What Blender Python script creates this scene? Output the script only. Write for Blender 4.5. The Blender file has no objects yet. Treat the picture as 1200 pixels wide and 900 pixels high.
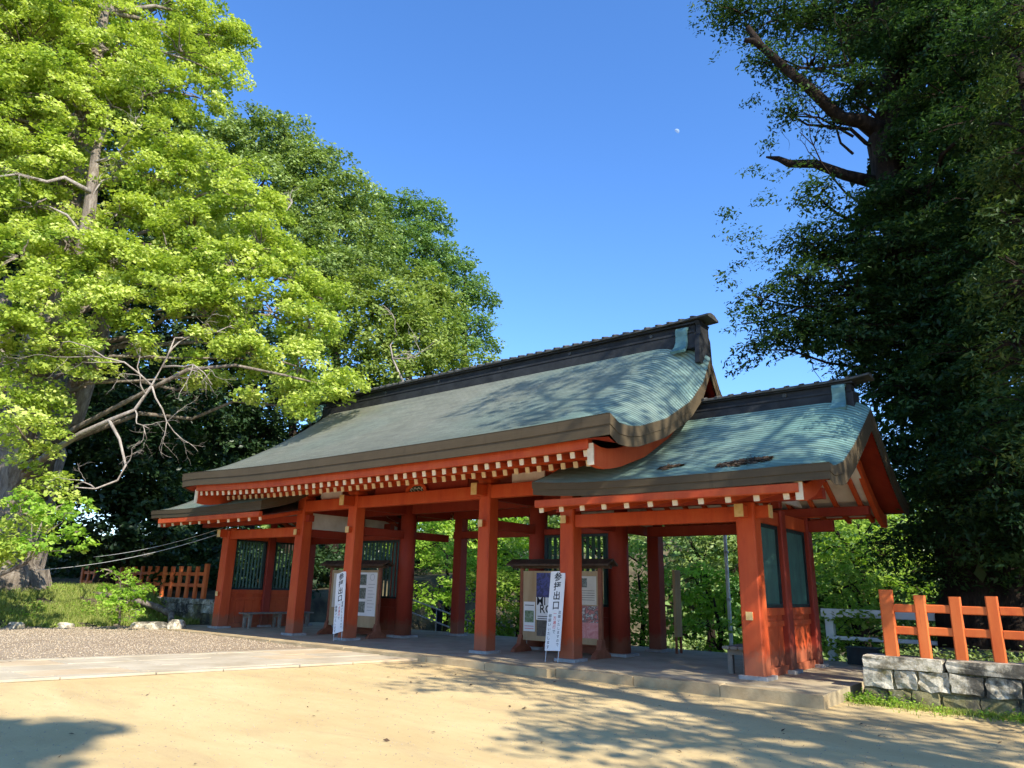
import bpy, bmesh, math, random
import numpy as np
from mathutils import Vector, Matrix

# ------------------------------------------------------------------ scene, camera, light
S = bpy.context.scene
COL = S.collection
rnd = random.Random(7)
PI = math.pi

cam_data = bpy.data.cameras.new('camera')
cam = bpy.data.objects.new('camera', cam_data)
COL.objects.link(cam)
S.camera = cam
cam_data.sensor_fit = 'HORIZONTAL'
cam_data.sensor_width = 36.0
cam_data.lens = 36.0 * 849.29 / 1200.0
cam_data.clip_start = 0.05
cam_data.clip_end = 6000
cam.matrix_world = Matrix([[0.784874, 0.15098, 0.600981, 12.37198], [0.619266, -0.225487, -0.752107, -12.054273], [0.02196, 0.962476, -0.270476, 1.301117], [0.0, 0.0, 0.0, 1.0]])

SUN = Vector((1.16, -0.345, 0.98)).normalized()
sun_el = math.asin(SUN.z)
sun_az = math.atan2(SUN.x, SUN.y)
W = bpy.data.worlds.new('World')
S.world = W
W.use_nodes = True
wn = W.node_tree
bg = wn.nodes['Background']
sky = wn.nodes.new('ShaderNodeTexSky')
sky.sky_type = 'NISHITA'
sky.sun_disc = False
sky.sun_elevation = sun_el
sky.sun_rotation = sun_az
sky.air_density = 1.0
sky.dust_density = 0.15
sky.ozone_density = 2.6
sky.altitude = 30
hs = wn.nodes.new('ShaderNodeHueSaturation')
hs.inputs['Saturation'].default_value = 1.18
wn.links.new(sky.outputs[0], hs.inputs['Color'])
tn = wn.nodes.new('ShaderNodeMix'); tn.data_type = 'RGBA'; tn.blend_type = 'MULTIPLY'
tn.inputs[0].default_value = 1.0
tn.inputs[7].default_value = (0.90, 1.0, 1.20, 1)
wn.links.new(hs.outputs[0], tn.inputs[6])
wn.links.new(tn.outputs[2], bg.inputs[0])
bg.inputs[1].default_value = 0.15
sl = bpy.data.lights.new('sun', 'SUN')
sl.energy = 5.0
sl.angle = math.radians(0.53)
sl.color = (1.0, 0.93, 0.80)
so = bpy.data.objects.new('sun', sl)
so.rotation_mode = 'QUATERNION'
so.rotation_quaternion = (-SUN).to_track_quat('-Z', 'Y')
so.location = (30, -10, 30)
COL.objects.link(so)
S.view_settings.view_transform = 'Standard'
S.view_settings.look = 'None'
S.view_settings.exposure = 0.9
S.view_settings.gamma = 1
S.render.engine = 'CYCLES'
S.cycles.max_bounces = 7
S.cycles.diffuse_bounces = 5
S.cycles.glossy_bounces = 2
S.cycles.transmission_bounces = 4
S.cycles.transparent_max_bounces = 4
S.cycles.caustics_reflective = False
S.cycles.caustics_refractive = False
S.cycles.use_denoising = True
S.cycles.use_adaptive_sampling = True
S.cycles.adaptive_threshold = 0.02

# ------------------------------------------------------------------ materials
def nmat(name):
    m = bpy.data.materials.new(name)
    m.use_nodes = True
    nt = m.node_tree
    return m, nt, nt.nodes['Principled BSDF']

def L(nt, a, b): nt.links.new(a, b)

def ramp(nt, fac, stops):
    r = nt.nodes.new('ShaderNodeValToRGB')
    els = r.color_ramp.elements
    while len(els) < len(stops): els.new(0.5)
    for e, (p, c) in zip(els, stops):
        e.position = p
        e.color = (c[0], c[1], c[2], 1)
    L(nt, fac, r.inputs[0])
    return r.outputs[0]

def noise(nt, scale, detail=5, rough=0.6, vec=None, dist=0.0):
    n = nt.nodes.new('ShaderNodeTexNoise')
    n.inputs['Scale'].default_value = scale
    n.inputs['Detail'].default_value = detail
    n.inputs['Roughness'].default_value = rough
    n.inputs['Distortion'].default_value = dist
    if vec is not None: L(nt, vec, n.inputs['Vector'])
    return n.outputs['Fac']

def coords(nt, scale=(1, 1, 1), kind='Object'):
    t = nt.nodes.new('ShaderNodeTexCoord')
    mp = nt.nodes.new('ShaderNodeMapping')
    mp.inputs['Scale'].default_value = scale
    L(nt, t.outputs[kind], mp.inputs[0])
    return mp.outputs[0]

def worldpos(nt, scale=(1, 1, 1)):
    g = nt.nodes.new('ShaderNodeNewGeometry')
    mp = nt.nodes.new('ShaderNodeMapping')
    mp.inputs['Scale'].default_value = scale
    L(nt, g.outputs['Position'], mp.inputs[0])
    return mp.outputs[0]

def mixc(nt, fac, a, b, mode='MIX'):
    m = nt.nodes.new('ShaderNodeMix')
    m.data_type = 'RGBA'
    m.blend_type = mode
    if isinstance(fac, (int, float)): m.inputs[0].default_value = fac
    else: L(nt, fac, m.inputs[0])
    for i, v in ((6, a), (7, b)):
        if isinstance(v, tuple): m.inputs[i].default_value = (v[0], v[1], v[2], 1)
        else: L(nt, v, m.inputs[i])
    return m.outputs[2]

def bump(nt, bs, h, strength=0.3, dist=0.02):
    b = nt.nodes.new('ShaderNodeBump')
    b.inputs['Strength'].default_value = strength
    b.inputs['Distance'].default_value = dist
    L(nt, h, b.inputs['Height'])
    L(nt, b.outputs[0], bs.inputs['Normal'])

def simple(name, c1, c2, scale=4, rough=0.6, bscale=None, bstr=0.3, stretch=(1, 1, 1), lo=0.35, hi=0.65, bdist=0.01):
    m, nt, bs = nmat(name)
    v = worldpos(nt, stretch)
    f = noise(nt, scale, 6, 0.65, v)
    L(nt, ramp(nt, f, [(lo, c1), (hi, c2)]), bs.inputs['Base Color'])
    bs.inputs['Roughness'].default_value = rough
    bs.inputs['Specular IOR Level'].default_value = 0.3
    if bscale:
        bump(nt, bs, noise(nt, bscale, 6, 0.7, v), bstr, bdist)
    return m

def paint_mat(name, base, dark, faded):
    m, nt, bs = nmat(name)
    v = worldpos(nt, (1, 1, 0.22))
    v2 = worldpos(nt)
    a = ramp(nt, noise(nt, 3.0, 7, 0.7, v), [(0.32, dark), (0.5, base), (0.72, faded)])
    # small chips and rubbed spots in the paint
    chips = ramp(nt, noise(nt, 26, 4, 0.7, v2), [(0.66, (0, 0, 0)), (0.74, (1, 1, 1))])
    c = mixc(nt, chips, a, (dark[0] * 0.55, dark[1] * 0.6, dark[2] * 0.8))
    oi = nt.nodes.new('ShaderNodeObjectInfo')
    rv = ramp(nt, oi.outputs['Random'], [(0, (.86, .84, .84)), (1, (1.0, 1.0, 1.0))])
    c = mixc(nt, 1.0, c, rv, 'MULTIPLY')
    # long drying cracks and rain-splash dirt round the foot
    cr = ramp(nt, noise(nt, 16, 6, 0.8, worldpos(nt, (1, 1, 0.045))), [(0.30, (.75, .75, .75)), (0.36, (0, 0, 0))])
    c = mixc(nt, cr, c, (dark[0] * 0.45, dark[1] * 0.45, dark[2] * 0.6))
    sz = nt.nodes.new('ShaderNodeSeparateXYZ'); L(nt, v2, sz.inputs[0])
    nz = nt.nodes.new('ShaderNodeMath'); nz.operation = 'MULTIPLY_ADD'
    L(nt, noise(nt, 6, 5, .7, v2), nz.inputs[0]); nz.inputs[1].default_value = -.55; L(nt, sz.outputs[2], nz.inputs[2])
    sp = ramp(nt, nz.outputs[0], [(0.0, (.55, .55, .55)), (0.16, (0, 0, 0))])
    c = mixc(nt, sp, c, (.22, .12, .07))
    L(nt, c, bs.inputs['Base Color'])
    bs.inputs['Roughness'].default_value = 0.62
    bs.inputs['Specular IOR Level'].default_value = 0.25
    bump(nt, bs, noise(nt, 30, 5, 0.7, worldpos(nt, (1, 1, 0.1))), 0.25, 0.006)
    return m

M = {}
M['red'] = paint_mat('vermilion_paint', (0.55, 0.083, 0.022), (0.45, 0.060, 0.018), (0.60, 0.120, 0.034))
M['red_shaded'] = paint_mat('vermilion_paint_shaded', (0.31, 0.040, 0.020), (0.24, 0.030, 0.016), (0.35, 0.056, 0.025))  # same vermilion with the shade under the roofs put into its colour
M['fence'] = paint_mat('orange_fence_paint', (0.68, 0.15, 0.035), (0.57, 0.10, 0.026), (0.72, 0.20, 0.055))
M['yellow'] = simple('ochre_end_paint', (0.62, 0.40, 0.13), (0.75, 0.55, 0.27), 9, 0.6)
M['pale'] = simple('pale_end_paint', (0.70, 0.54, 0.34), (0.82, 0.68, 0.46), 9, 0.6)
M['plaster'] = simple('white_plaster', (0.60, 0.57, 0.52), (0.76, 0.74, 0.70), 2.5, 0.85, 30, 0.1)
M['green'] = simple('dark_green_lattice_paint', (0.012, 0.052, 0.040), (0.024, 0.095, 0.068), 6, 0.45, stretch=(1, 1, .3))
M['black'] = simple('black_green_frame_paint', (0.010, 0.020, 0.022), (0.022, 0.040, 0.040), 6, 0.5)
M['darkwood'] = simple('old_dark_wood', (0.045, 0.028, 0.018), (0.10, 0.065, 0.042), 5, 0.75, 24, 0.4, (1, 1, 1))
M['bark_edge'] = None
M['greywood'] = simple('weathered_grey_wood', (0.16, 0.13, 0.10), (0.28, 0.24, 0.19), 6, 0.8, 30, 0.4, (0.4, 1, 1))
M['tanwood'] = simple('tan_board_wood', (0.36, 0.24, 0.12), (0.46, 0.33, 0.18), 4, 0.7, 30, 0.2, (1, 1, .2))
M['brownwood'] = simple('brown_post_wood', (0.20, 0.065, 0.03), (0.29, 0.10, 0.05), 6, 0.7)
M['white'] = simple('white_paint', (0.70, 0.70, 0.70), (0.82, 0.82, 0.80), 3, 0.55)
M['signwhite'] = simple('sign_white', (0.74, 0.73, 0.68), (0.82, 0.80, 0.76), 3, 0.5)
M['ink'] = simple('black_ink', (0.012, 0.012, 0.012), (0.02, 0.02, 0.02), 3, 0.6)
M['redink'] = simple('red_ink', (0.62, 0.05, 0.04), (0.66, 0.07, 0.05), 3, 0.6)
M['metal'] = simple('galvanised_wire', (0.45, 0.45, 0.44), (0.55, 0.55, 0.53), 3, 0.4)
M['skin'] = simple('skin', (0.42, 0.25, 0.17), (0.48, 0.30, 0.21), 3, 0.5)
M['cloth_dark'] = simple('dark_navy_cloth', (0.012, 0.013, 0.022), (0.022, 0.022, 0.034), 8, 0.9)
M['trouser'] = simple('charcoal_cloth', (0.015, 0.016, 0.018), (0.028, 0.028, 0.03), 8, 0.9)
M['hair'] = simple('black_hair', (0.010, 0.008, 0.007), (0.02, 0.016, 0.012), 30, 0.5)

# laminated bark-and-copper roof edge
def edge_mat(name, c1, c2):
    m, nt, bs = nmat(name)
    v = worldpos(nt, (0.25, 0.25, 30))
    f = noise(nt, 2.0, 4, 0.6, v)
    g = noise(nt, 1.6, 5, 0.7, worldpos(nt))
    c = mixc(nt, 0.6, ramp(nt, f, [(0.35, c1), (0.65, c2)]), ramp(nt, g, [(0.35, c1), (0.65, c2)]))
    streak = ramp(nt, noise(nt, 5, 5, 0.7, worldpos(nt, (1, 1, 0.08))), [(0.62, (0, 0, 0)), (0.80, (.6, .6, .6))])
    c = mixc(nt, streak, c, (c1[0] * .45, c1[1] * .45, c1[2] * .45))
    L(nt, c, bs.inputs['Base Color'])
    bs.inputs['Roughness'].default_value = 0.8
    bs.inputs['Specular IOR Level'].default_value = 0.2
    bump(nt, bs, f, 0.2, 0.006)
    return m
M['bark_edge'] = edge_mat('laminated_roof_edge', (0.070, 0.052, 0.030), (0.098, 0.074, 0.045))

def copper_mat(name, tone):
    m, nt, bs = nmat(name)
    uv = nt.nodes.new('ShaderNodeUVMap'); uv.uv_map = 'UVMap'
    br = nt.nodes.new('ShaderNodeTexBrick')
    br.offset = 0.5
    br.inputs['Color1'].default_value = (0.30, 0.30, 0.30, 1)
    br.inputs['Color2'].default_value = (0.78, 0.78, 0.78, 1)
    br.inputs['Mortar'].default_value = (0.12, 0.12, 0.12, 1)
    br.inputs['Scale'].default_value = 1.0
    br.inputs['Brick Width'].default_value = 0.62
    br.inputs['Row Height'].default_value = 1.0
    br.inputs['Mortar Size'].default_value = 0.012
    br.inputs['Bias'].default_value = 0.0
    L(nt, uv.outputs[0], br.inputs['Vector'])
    pos = worldpos(nt)
    big = noise(nt, 0.32, 4, 0.55, pos, 0.4)
    fine = noise(nt, 2.4, 7, 0.75, worldpos(nt, (1, 1, 1)))
    teal = ramp(nt, fine, [(0.25, (0.115, 0.235, 0.205)), (0.5, (0.165, 0.315, 0.270)), (0.78, (0.270, 0.420, 0.350))])
    grey = ramp(nt, fine, [(0.25, (0.215, 0.210, 0.160)), (0.5, (0.290, 0.288, 0.222)), (0.78, (0.360, 0.358, 0.285))])
    # colour differs along the roof: grey on the far half, teal on the near half
    sx = nt.nodes.new('ShaderNodeSeparateXYZ'); L(nt, pos, sx.inputs[0])
    mr = nt.nodes.new('ShaderNodeMapRange')
    mr.inputs['From Min'].default_value = tone[0]; mr.inputs['From Max'].default_value = tone[1]
    L(nt, sx.outputs[0], mr.inputs['Value'])
    ad = nt.nodes.new('ShaderNodeMath'); ad.operation = 'MULTIPLY_ADD'
    L(nt, big, ad.inputs[0]); ad.inputs[1].default_value = 1.1; ad.inputs[2].default_value = -0.55
    ad2 = nt.nodes.new('ShaderNodeMath'); ad2.operation = 'ADD'; ad2.use_clamp = True
    L(nt, mr.outputs[0], ad2.inputs[0]); L(nt, ad.outputs[0], ad2.inputs[1])
    c = mixc(nt, ad2.outputs[0], grey, teal)
    c = mixc(nt, 0.25, c, br.outputs['Color'], 'OVERLAY')
    # darker just below each lap
    sp = nt.nodes.new('ShaderNodeSeparateXYZ'); L(nt, uv.outputs[0], sp.inputs[0])
    fr = nt.nodes.new('ShaderNodeMath'); fr.operation = 'FRACT'; L(nt, sp.outputs[1], fr.inputs[0])
    lap = ramp(nt, fr.outputs[0], [(0.0, (0, 0, 0)), (0.62, (0, 0, 0)), (0.9, (0.6, 0.6, 0.6))])
    c = mixc(nt, lap, c, (0.045, 0.060, 0.055))
    streak = ramp(nt, noise(nt, 1.5, 6, 0.75, worldpos(nt, (3.0, 0.5, 0.5))), [(0.60, (0, 0, 0)), (0.85, (0.45, 0.45, 0.45))])
    c = mixc(nt, streak, c, (0.075, 0.070, 0.055))
    L(nt, c, bs.inputs['Base Color'])
    bs.inputs['Roughness'].default_value = 0.5
    bs.inputs['Specular IOR Level'].default_value = 0.42
    bump(nt, bs, fine, 0.25, 0.02)
    return m
M['copper'] = copper_mat('patina_copper_shingles', (0.5, 8.5))
M['copper_wing'] = copper_mat('patina_copper_shingles_wing', (-9.5, -3.0))
M['ridge'] = simple('dark_ridge_copper', (0.014, 0.015, 0.017), (0.034, 0.036, 0.038), 3, 0.7, 12, 0.3)
M['cap'] = simple('grey_ridge_cap', (0.030, 0.031, 0.030), (0.10, 0.098, 0.088), 5, 0.6, 12, 0.3)
M['verdigris'] = simple('verdigris_copper', (0.08, 0.17, 0.17), (0.15, 0.28, 0.26), 5, 0.5, 14, 0.3)

# ground materials
def sand_mat():
    m, nt, bs = nmat('packed_sand')
    p = worldpos(nt)
    a = ramp(nt, noise(nt, 0.55, 6, 0.65, worldpos(nt, (0.6, 1.3, 1)), 0.6), [(0.3, (0.49, 0.355, 0.170)), (0.55, (0.57, 0.430, 0.215)), (0.75, (0.62, 0.485, 0.260))])
    patches = ramp(nt, noise(nt, 1.6, 7, 0.7, worldpos(nt, (0.45, 1.5, 1)), 0.8), [(0.52, (0, 0, 0)), (0.72, (0.7, 0.7, 0.7))])
    a = mixc(nt, patches, a, (0.43, 0.315, 0.17))
    specks = ramp(nt, noise(nt, 60, 3, 0.8, p), [(0.60, (0, 0, 0)), (0.74, (0.6, 0.6, 0.6))])
    a = mixc(nt, specks, a, (0.24, 0.16, 0.085))
    L(nt, a, bs.inputs['Base Color'])
    bs.inputs['Roughness'].default_value = 0.95
    bs.inputs['Specular IOR Level'].default_value = 0.1
    h = noise(nt, 22, 8, 0.8, p)
    h2 = noise(nt, 2.2, 5, 0.6, worldpos(nt, (.7, 1.2, 1)))
    ad = nt.nodes.new('ShaderNodeMath'); ad.operation = 'MULTIPLY_ADD'
    L(nt, h2, ad.inputs[0]); ad.inputs[1].default_value = 2.5; L(nt, h, ad.inputs[2])
    bump(nt, bs, ad.outputs[0], 0.6, 0.014)
    return m
M['sand'] = sand_mat()
M['soil'] = simple('leaf_litter_soil', (0.045, 0.035, 0.02), (0.12, 0.10, 0.055), 1.4, 0.95, 10, 0.8, bdist=0.04)

def gravel_mat():
    m, nt, bs = nmat('grey_pink_gravel')
    v = nt.nodes.new('ShaderNodeTexVoronoi')
    v.inputs['Scale'].default_value = 38
    L(nt, worldpos(nt), v.inputs['Vector'])
    c = ramp(nt, v.outputs['Color'], [(0.1, (0.24, 0.175, 0.11)), (0.5, (0.38, 0.295, 0.195)), (0.9, (0.52, 0.43, 0.31))])
    g = ramp(nt, noise(nt, 0.8, 5, 0.6, worldpos(nt)), [(0.35, (0.75, 0.7, 0.66)), (0.7, (1, 1, 1))])
    L(nt, mixc(nt, 1.0, c, g, 'MULTIPLY'), bs.inputs['Base Color'])
    bs.inputs['Roughness'].default_value = 0.9
    inv = nt.nodes.new('ShaderNodeMath'); inv.operation = 'SUBTRACT'; inv.inputs[0].default_value = 1
    L(nt, v.outputs['Distance'], inv.inputs[1])
    bump(nt, bs, inv.outputs[0], 1.0, 0.02)
    return m
M['gravel'] = gravel_mat()
M['pebble'] = simple('gravel_pebbles', (0.24, 0.18, 0.12), (0.50, 0.41, 0.29), 30, 0.85)
M['concrete'] = simple('pale_worn_concrete', (0.34, 0.275, 0.170), (0.47, 0.39, 0.25), 1.8, 0.9, 40, 0.35, bdist=0.006)
M['edge'] = simple('sandy_kerb_stone', (0.30, 0.225, 0.125), (0.46, 0.36, 0.21), 2.6, 0.95, 30, 0.7, bdist=0.012)
M['slab'] = simple('pale_paving_stone', (0.37, 0.305, 0.205), (0.50, 0.43, 0.31), 1.1, 0.9, 45, 0.35, bdist=0.006)
M['slab2'] = simple('tan_paving_stone', (0.44, 0.33, 0.20), (0.54, 0.43, 0.28), 1.1, 0.9, 45, 0.35, bdist=0.006)
M['plinth'] = simple('grey_plinth_stone', (0.26, 0.25, 0.24), (0.38, 0.365, 0.34), 8, 0.9, 50, 0.3)

def wallstone(name, moss):
    m, nt, bs = nmat(name)
    p = worldpos(nt)
    a = ramp(nt, noise(nt, 7, 8, 0.75, p), [(0.3, (0.10, 0.085, 0.055)), (0.42, (0.29, 0.25, 0.17)), (0.56, (0.64, 0.585, 0.46))])
    mo = ramp(nt, noise(nt, 3.2, 6, 0.7, p), [(moss, (0, 0, 0)), (moss + 0.12, (0.85, 0.85, 0.85))])
    a = mixc(nt, mo, a, (0.150, 0.130, 0.035))
    dk = ramp(nt, noise(nt, 2.1, 6, 0.7, worldpos(nt, (1, 1, .7))), [(0.46, (0, 0, 0)), (0.58, (0.9, 0.9, 0.9))])
    a = mixc(nt, dk, a, (0.045, 0.042, 0.034))
    L(nt, a, bs.inputs['Base Color'])
    bs.inputs['Roughness'].default_value = 0.95
    bump(nt, bs, noise(nt, 18, 8, 0.75, p), 0.8, 0.03)
    return m
M['stone'] = wallstone('lichened_wall_stone', 0.56)
M['stone_moss'] = wallstone('mossy_wall_stone', 0.34)

def bark_mat(name, c1, c2, c3):
    m, nt, bs = nmat(name)
    v = worldpos(nt, (1, 1, 0.22))
    f = noise(nt, 5, 8, 0.75, v, 0.5)
    L(nt, ramp(nt, f, [(0.32, c1), (0.5, c2), (0.68, c3)]), bs.inputs['Base Color'])
    bs.inputs['Roughness'].default_value = 0.95
    bs.inputs['Specular IOR Level'].default_value = 0.1
    bump(nt, bs, noise(nt, 9, 8, 0.8, v, 0.3), 1.0, 0.08)
    return m
M['bark'] = bark_mat('grey_brown_bark', (0.07, 0.056, 0.042), (0.23, 0.19, 0.15), (0.42, 0.37, 0.30))
M['bark_dark'] = bark_mat('dark_bark', (0.012, 0.009, 0.007), (0.034, 0.024, 0.018), (0.07, 0.05, 0.036))
M['deadwood'] = bark_mat('bleached_deadwood', (0.22, 0.18, 0.15), (0.38, 0.33, 0.28), (0.52, 0.47, 0.42))

def leaf_mat(name, c_dark, c_mid, c_light, trans=0.45, gloss=0.0):
    m = bpy.data.materials.new(name)
    m.use_nodes = True
    nt = m.node_tree
    nt.nodes.clear()
    out = nt.nodes.new('ShaderNodeOutputMaterial')
    at = nt.nodes.new('ShaderNodeAttribute'); at.attribute_name = 'tint'
    col = ramp(nt, at.outputs['Fac'], [(0.05, c_dark), (0.5, c_mid), (0.95, c_light)])
    d = nt.nodes.new('ShaderNodeBsdfDiffuse'); L(nt, col, d.inputs[0])
    t = nt.nodes.new('ShaderNodeBsdfTranslucent')
    tc = mixc(nt, 1.0, col, (1.12, 1.18, 0.5), 'MULTIPLY')
    L(nt, tc, t.inputs[0])
    mx = nt.nodes.new('ShaderNodeMixShader'); mx.inputs[0].default_value = trans
    L(nt, d.outputs[0], mx.inputs[1]); L(nt, t.outputs[0], mx.inputs[2])
    res = mx.outputs[0]
    if gloss:
        g = nt.nodes.new('ShaderNodeBsdfGlossy'); g.inputs['Roughness'].default_value = 0.42
        m2 = nt.nodes.new('ShaderNodeMixShader'); m2.inputs[0].default_value = gloss
        L(nt, res, m2.inputs[1]); L(nt, g.outputs[0], m2.inputs[2]); res = m2.outputs[0]
    L(nt, res, out.inputs[0])
    return m
LF = {}
LF['ginkgo'] = leaf_mat('ginkgo_leaves', (0.20, 0.30, 0.05), (0.41, 0.50, 0.09), (0.60, 0.67, 0.21), 0.42)
LF['evergreen'] = leaf_mat('evergreen_oak_leaves', (0.12, 0.18, 0.05), (0.22, 0.31, 0.09), (0.35, 0.44, 0.16), 0.35, 0.015)
LF['blue'] = leaf_mat('deep_green_leaves', (0.09, 0.17, 0.05), (0.17, 0.28, 0.08), (0.27, 0.39, 0.13), 0.35, 0.015)
LF['olive'] = leaf_mat('olive_green_leaves', (0.14, 0.20, 0.045), (0.23, 0.31, 0.07), (0.35, 0.42, 0.12), 0.4, 0.01)
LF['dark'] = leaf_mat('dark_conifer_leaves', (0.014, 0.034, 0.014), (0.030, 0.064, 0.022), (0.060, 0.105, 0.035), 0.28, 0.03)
LF['elm'] = leaf_mat('small_dark_leaves', (0.018, 0.045, 0.018), (0.038, 0.085, 0.028), (0.085, 0.15, 0.045), 0.4, 0.015)
LF['yew'] = leaf_mat('yew_leaves', (0.025, 0.050, 0.016), (0.055, 0.100, 0.028), (0.13, 0.18, 0.05), 0.35, 0.02)
LF['maple'] = leaf_mat('bright_maple_leaves', (0.16, 0.32, 0.04), (0.32, 0.50, 0.07), (0.48, 0.64, 0.14), 0.55)
LF['shrub'] = leaf_mat('sunlit_shrub_leaves', (0.15, 0.26, 0.04), (0.28, 0.42, 0.07), (0.44, 0.56, 0.14), 0.5)
LF['grass'] = leaf_mat('grass_blades', (0.14, 0.19, 0.04), (0.26, 0.32, 0.07), (0.44, 0.46, 0.16), 0.35)
LF['dry'] = leaf_mat('dry_brown_leaves', (0.05, 0.035, 0.025), (0.09, 0.06, 0.04), (0.15, 0.11, 0.075), 0.1)

# ------------------------------------------------------------------ object helpers
def tag(o, label=None, cat=None, group=None, kind=None):
    if label: o['label'] = label
    if cat: o['category'] = cat
    if group: o['group'] = group
    if kind: o['kind'] = kind
    return o

def empty(name, loc, label=None, cat=None, group=None, rz=0):
    o = bpy.data.objects.new(name, None)
    o.empty_display_size = 0.2
    o.location = loc
    o.rotation_euler = (0, 0, rz)
    COL.objects.link(o)
    return tag(o, label, cat, group)

class MB:
    """collects faces; build() makes one mesh object. Coordinates are world; a parent only offsets."""
    def __init__(s): s.v = []; s.f = []; s.mi = []
    def add(s, vs, fs, mi=0):
        n = len(s.v)
        s.v += [tuple(p) for p in vs]
        for f in fs:
            s.f.append(tuple(i + n for i in f)); s.mi.append(mi)
    def box(s, x0, x1, y0, y1, z0, z1, mi=0, c=0.0, end_mi=None):
        vs = [(x0, y0, z0), (x1, y0, z0), (x1, y1, z0), (x0, y1, z0), (x0, y0, z1), (x1, y0, z1), (x1, y1, z1), (x0, y1, z1)]
        fs = [(3, 2, 1, 0), (4, 5, 6, 7), (0, 1, 5, 4), (1, 2, 6, 5), (2, 3, 7, 6), (3, 0, 4, 7)]
        s.add(vs, fs, mi)
    def beam(s, p0, p1, w, h, mi=0, c=0.012, end_mi=None, up=(0, 0, 1)):
        """chamfered bar from p0 to p1 (centre line), w across, h along up"""
        p0 = Vector(p0); p1 = Vector(p1)
        d = (p1 - p0).normalized(); up = Vector(up)
        if abs(d.dot(up)) > 0.99: up = Vector((0, 1, 0))
        r = d.cross(up).normalized(); u = r.cross(d).normalized()
        a, b = w / 2, h / 2
        prof = [(-a + c, -b), (a - c, -b), (a, -b + c), (a, b - c), (a - c, b), (-a + c, b), (-a, b - c), (-a, -b + c)]
        vs = [p0 + r * x + u * y for x, y in prof] + [p1 + r * x + u * y for x, y in prof]
        fs = [(i, (i + 1) % 8, (i + 1) % 8 + 8, i + 8) for i in range(8)]
        s.add(vs, [tuple(reversed(f)) for f in fs], mi)
        e = mi if end_mi is None else end_mi
        s.add(vs[:8], [tuple(range(8))], e)
        s.add(vs[8:], [tuple(reversed(range(8)))], e)
    def cyl(s, p0, p1, r0, r1=None, n=12, mi=0):
        r1 = r0 if r1 is None else r1
        p0 = Vector(p0); p1 = Vector(p1); d = (p1 - p0).normalized()
        up = Vector((0, 0, 1)) if abs(d.z) < 0.9 else Vector((0, 1, 0))
        a = d.cross(up).normalized(); b = d.cross(a)
        vs = []
        for p, r in ((p0, r0), (p1, r1)):
            for i in range(n):
                t = 2 * PI * i / n
                vs.append(p + a * math.cos(t) * r + b * math.sin(t) * r)
        s.add(vs, [(i, (i + 1) % n, (i + 1) % n + n, i + n) for i in range(n)] + [tuple(reversed(range(n))), tuple(range(n, 2 * n))], mi)
    def prism(s, poly, axis, a0, a1, mi=0):
        """poly: 2-D points in the other two axes, extruded along axis from a0 to a1"""
        n = len(poly)
        def P(p, a):
            return {'x': (a, p[0], p[1]), 'y': (p[0], a, p[1]), 'z': (p[0], p[1], a)}[axis]
        vs = [P(p, a0) for p in poly] + [P(p, a1) for p in poly]
        s.add(vs, [(i, (i + 1) % n, (i + 1) % n + n, i + n) for i in range(n)] + [tuple(reversed(range(n))), tuple(range(n, 2 * n))], mi)
    def tube(s, pts, radii, n=6, mi=0):
        pts = [Vector(p) for p in pts]
        rings = []
        for i, p in enumerate(pts):
            d = (pts[min(i + 1, len(pts) - 1)] - pts[max(i - 1, 0)]).normalized()
            up = Vector((0, 0, 1)) if abs(d.z) < 0.93 else Vector((1, 0, 0))
            a = d.cross(up).normalized(); b = d.cross(a)
            rings.append([p + (a * math.cos(2 * PI * k / n) + b * math.sin(2 * PI * k / n)) * radii[i] for k in range(n)])
        vs = [q for r in rings for q in r]
        fs = []
        for i in range(len(pts) - 1):
            for k in range(n):
                fs.append((i * n + k, i * n + (k + 1) % n, (i + 1) * n + (k + 1) % n, (i + 1) * n + k))
        fs.append(tuple(reversed(range(n)))); fs.append(tuple(range(len(vs) - n, len(vs))))
        s.add(vs, fs, mi)
    def build(s, name, mats, parent=None, smooth=False, kind=None):
        if not isinstance(mats, (list, tuple)): mats = [mats]
        me = bpy.data.meshes.new(name)
        off = Vector(parent_world(parent)) if parent else Vector((0, 0, 0))
        me.from_pydata([(p[0] - off.x, p[1] - off.y, p[2] - off.z) for p in s.v], [], s.f)
        for m in mats: me.materials.append(m)
        me.polygons.foreach_set('material_index', s.mi)
        bm = bmesh.new(); bm.from_mesh(me)
        bmesh.ops.recalc_face_normals(bm, faces=bm.faces)
        bm.to_mesh(me); bm.free()
        if smooth:
            me.polygons.foreach_set('use_smooth', [True] * len(me.polygons))
        o = bpy.data.objects.new(name, me)
        COL.objects.link(o)
        if parent: o.parent = parent
        if kind: o['kind'] = kind
        return o

def parent_world(o):
    v = Vector((0, 0, 0))
    while o is not None:
        v += o.location
        o = o.parent
    return v

def copy_part(o, parent, dx=(0, 0, 0)):
    c = o.copy(); COL.objects.link(c); c.parent = parent
    c.location = Vector(o.location) + Vector(dx)
    return c

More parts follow.
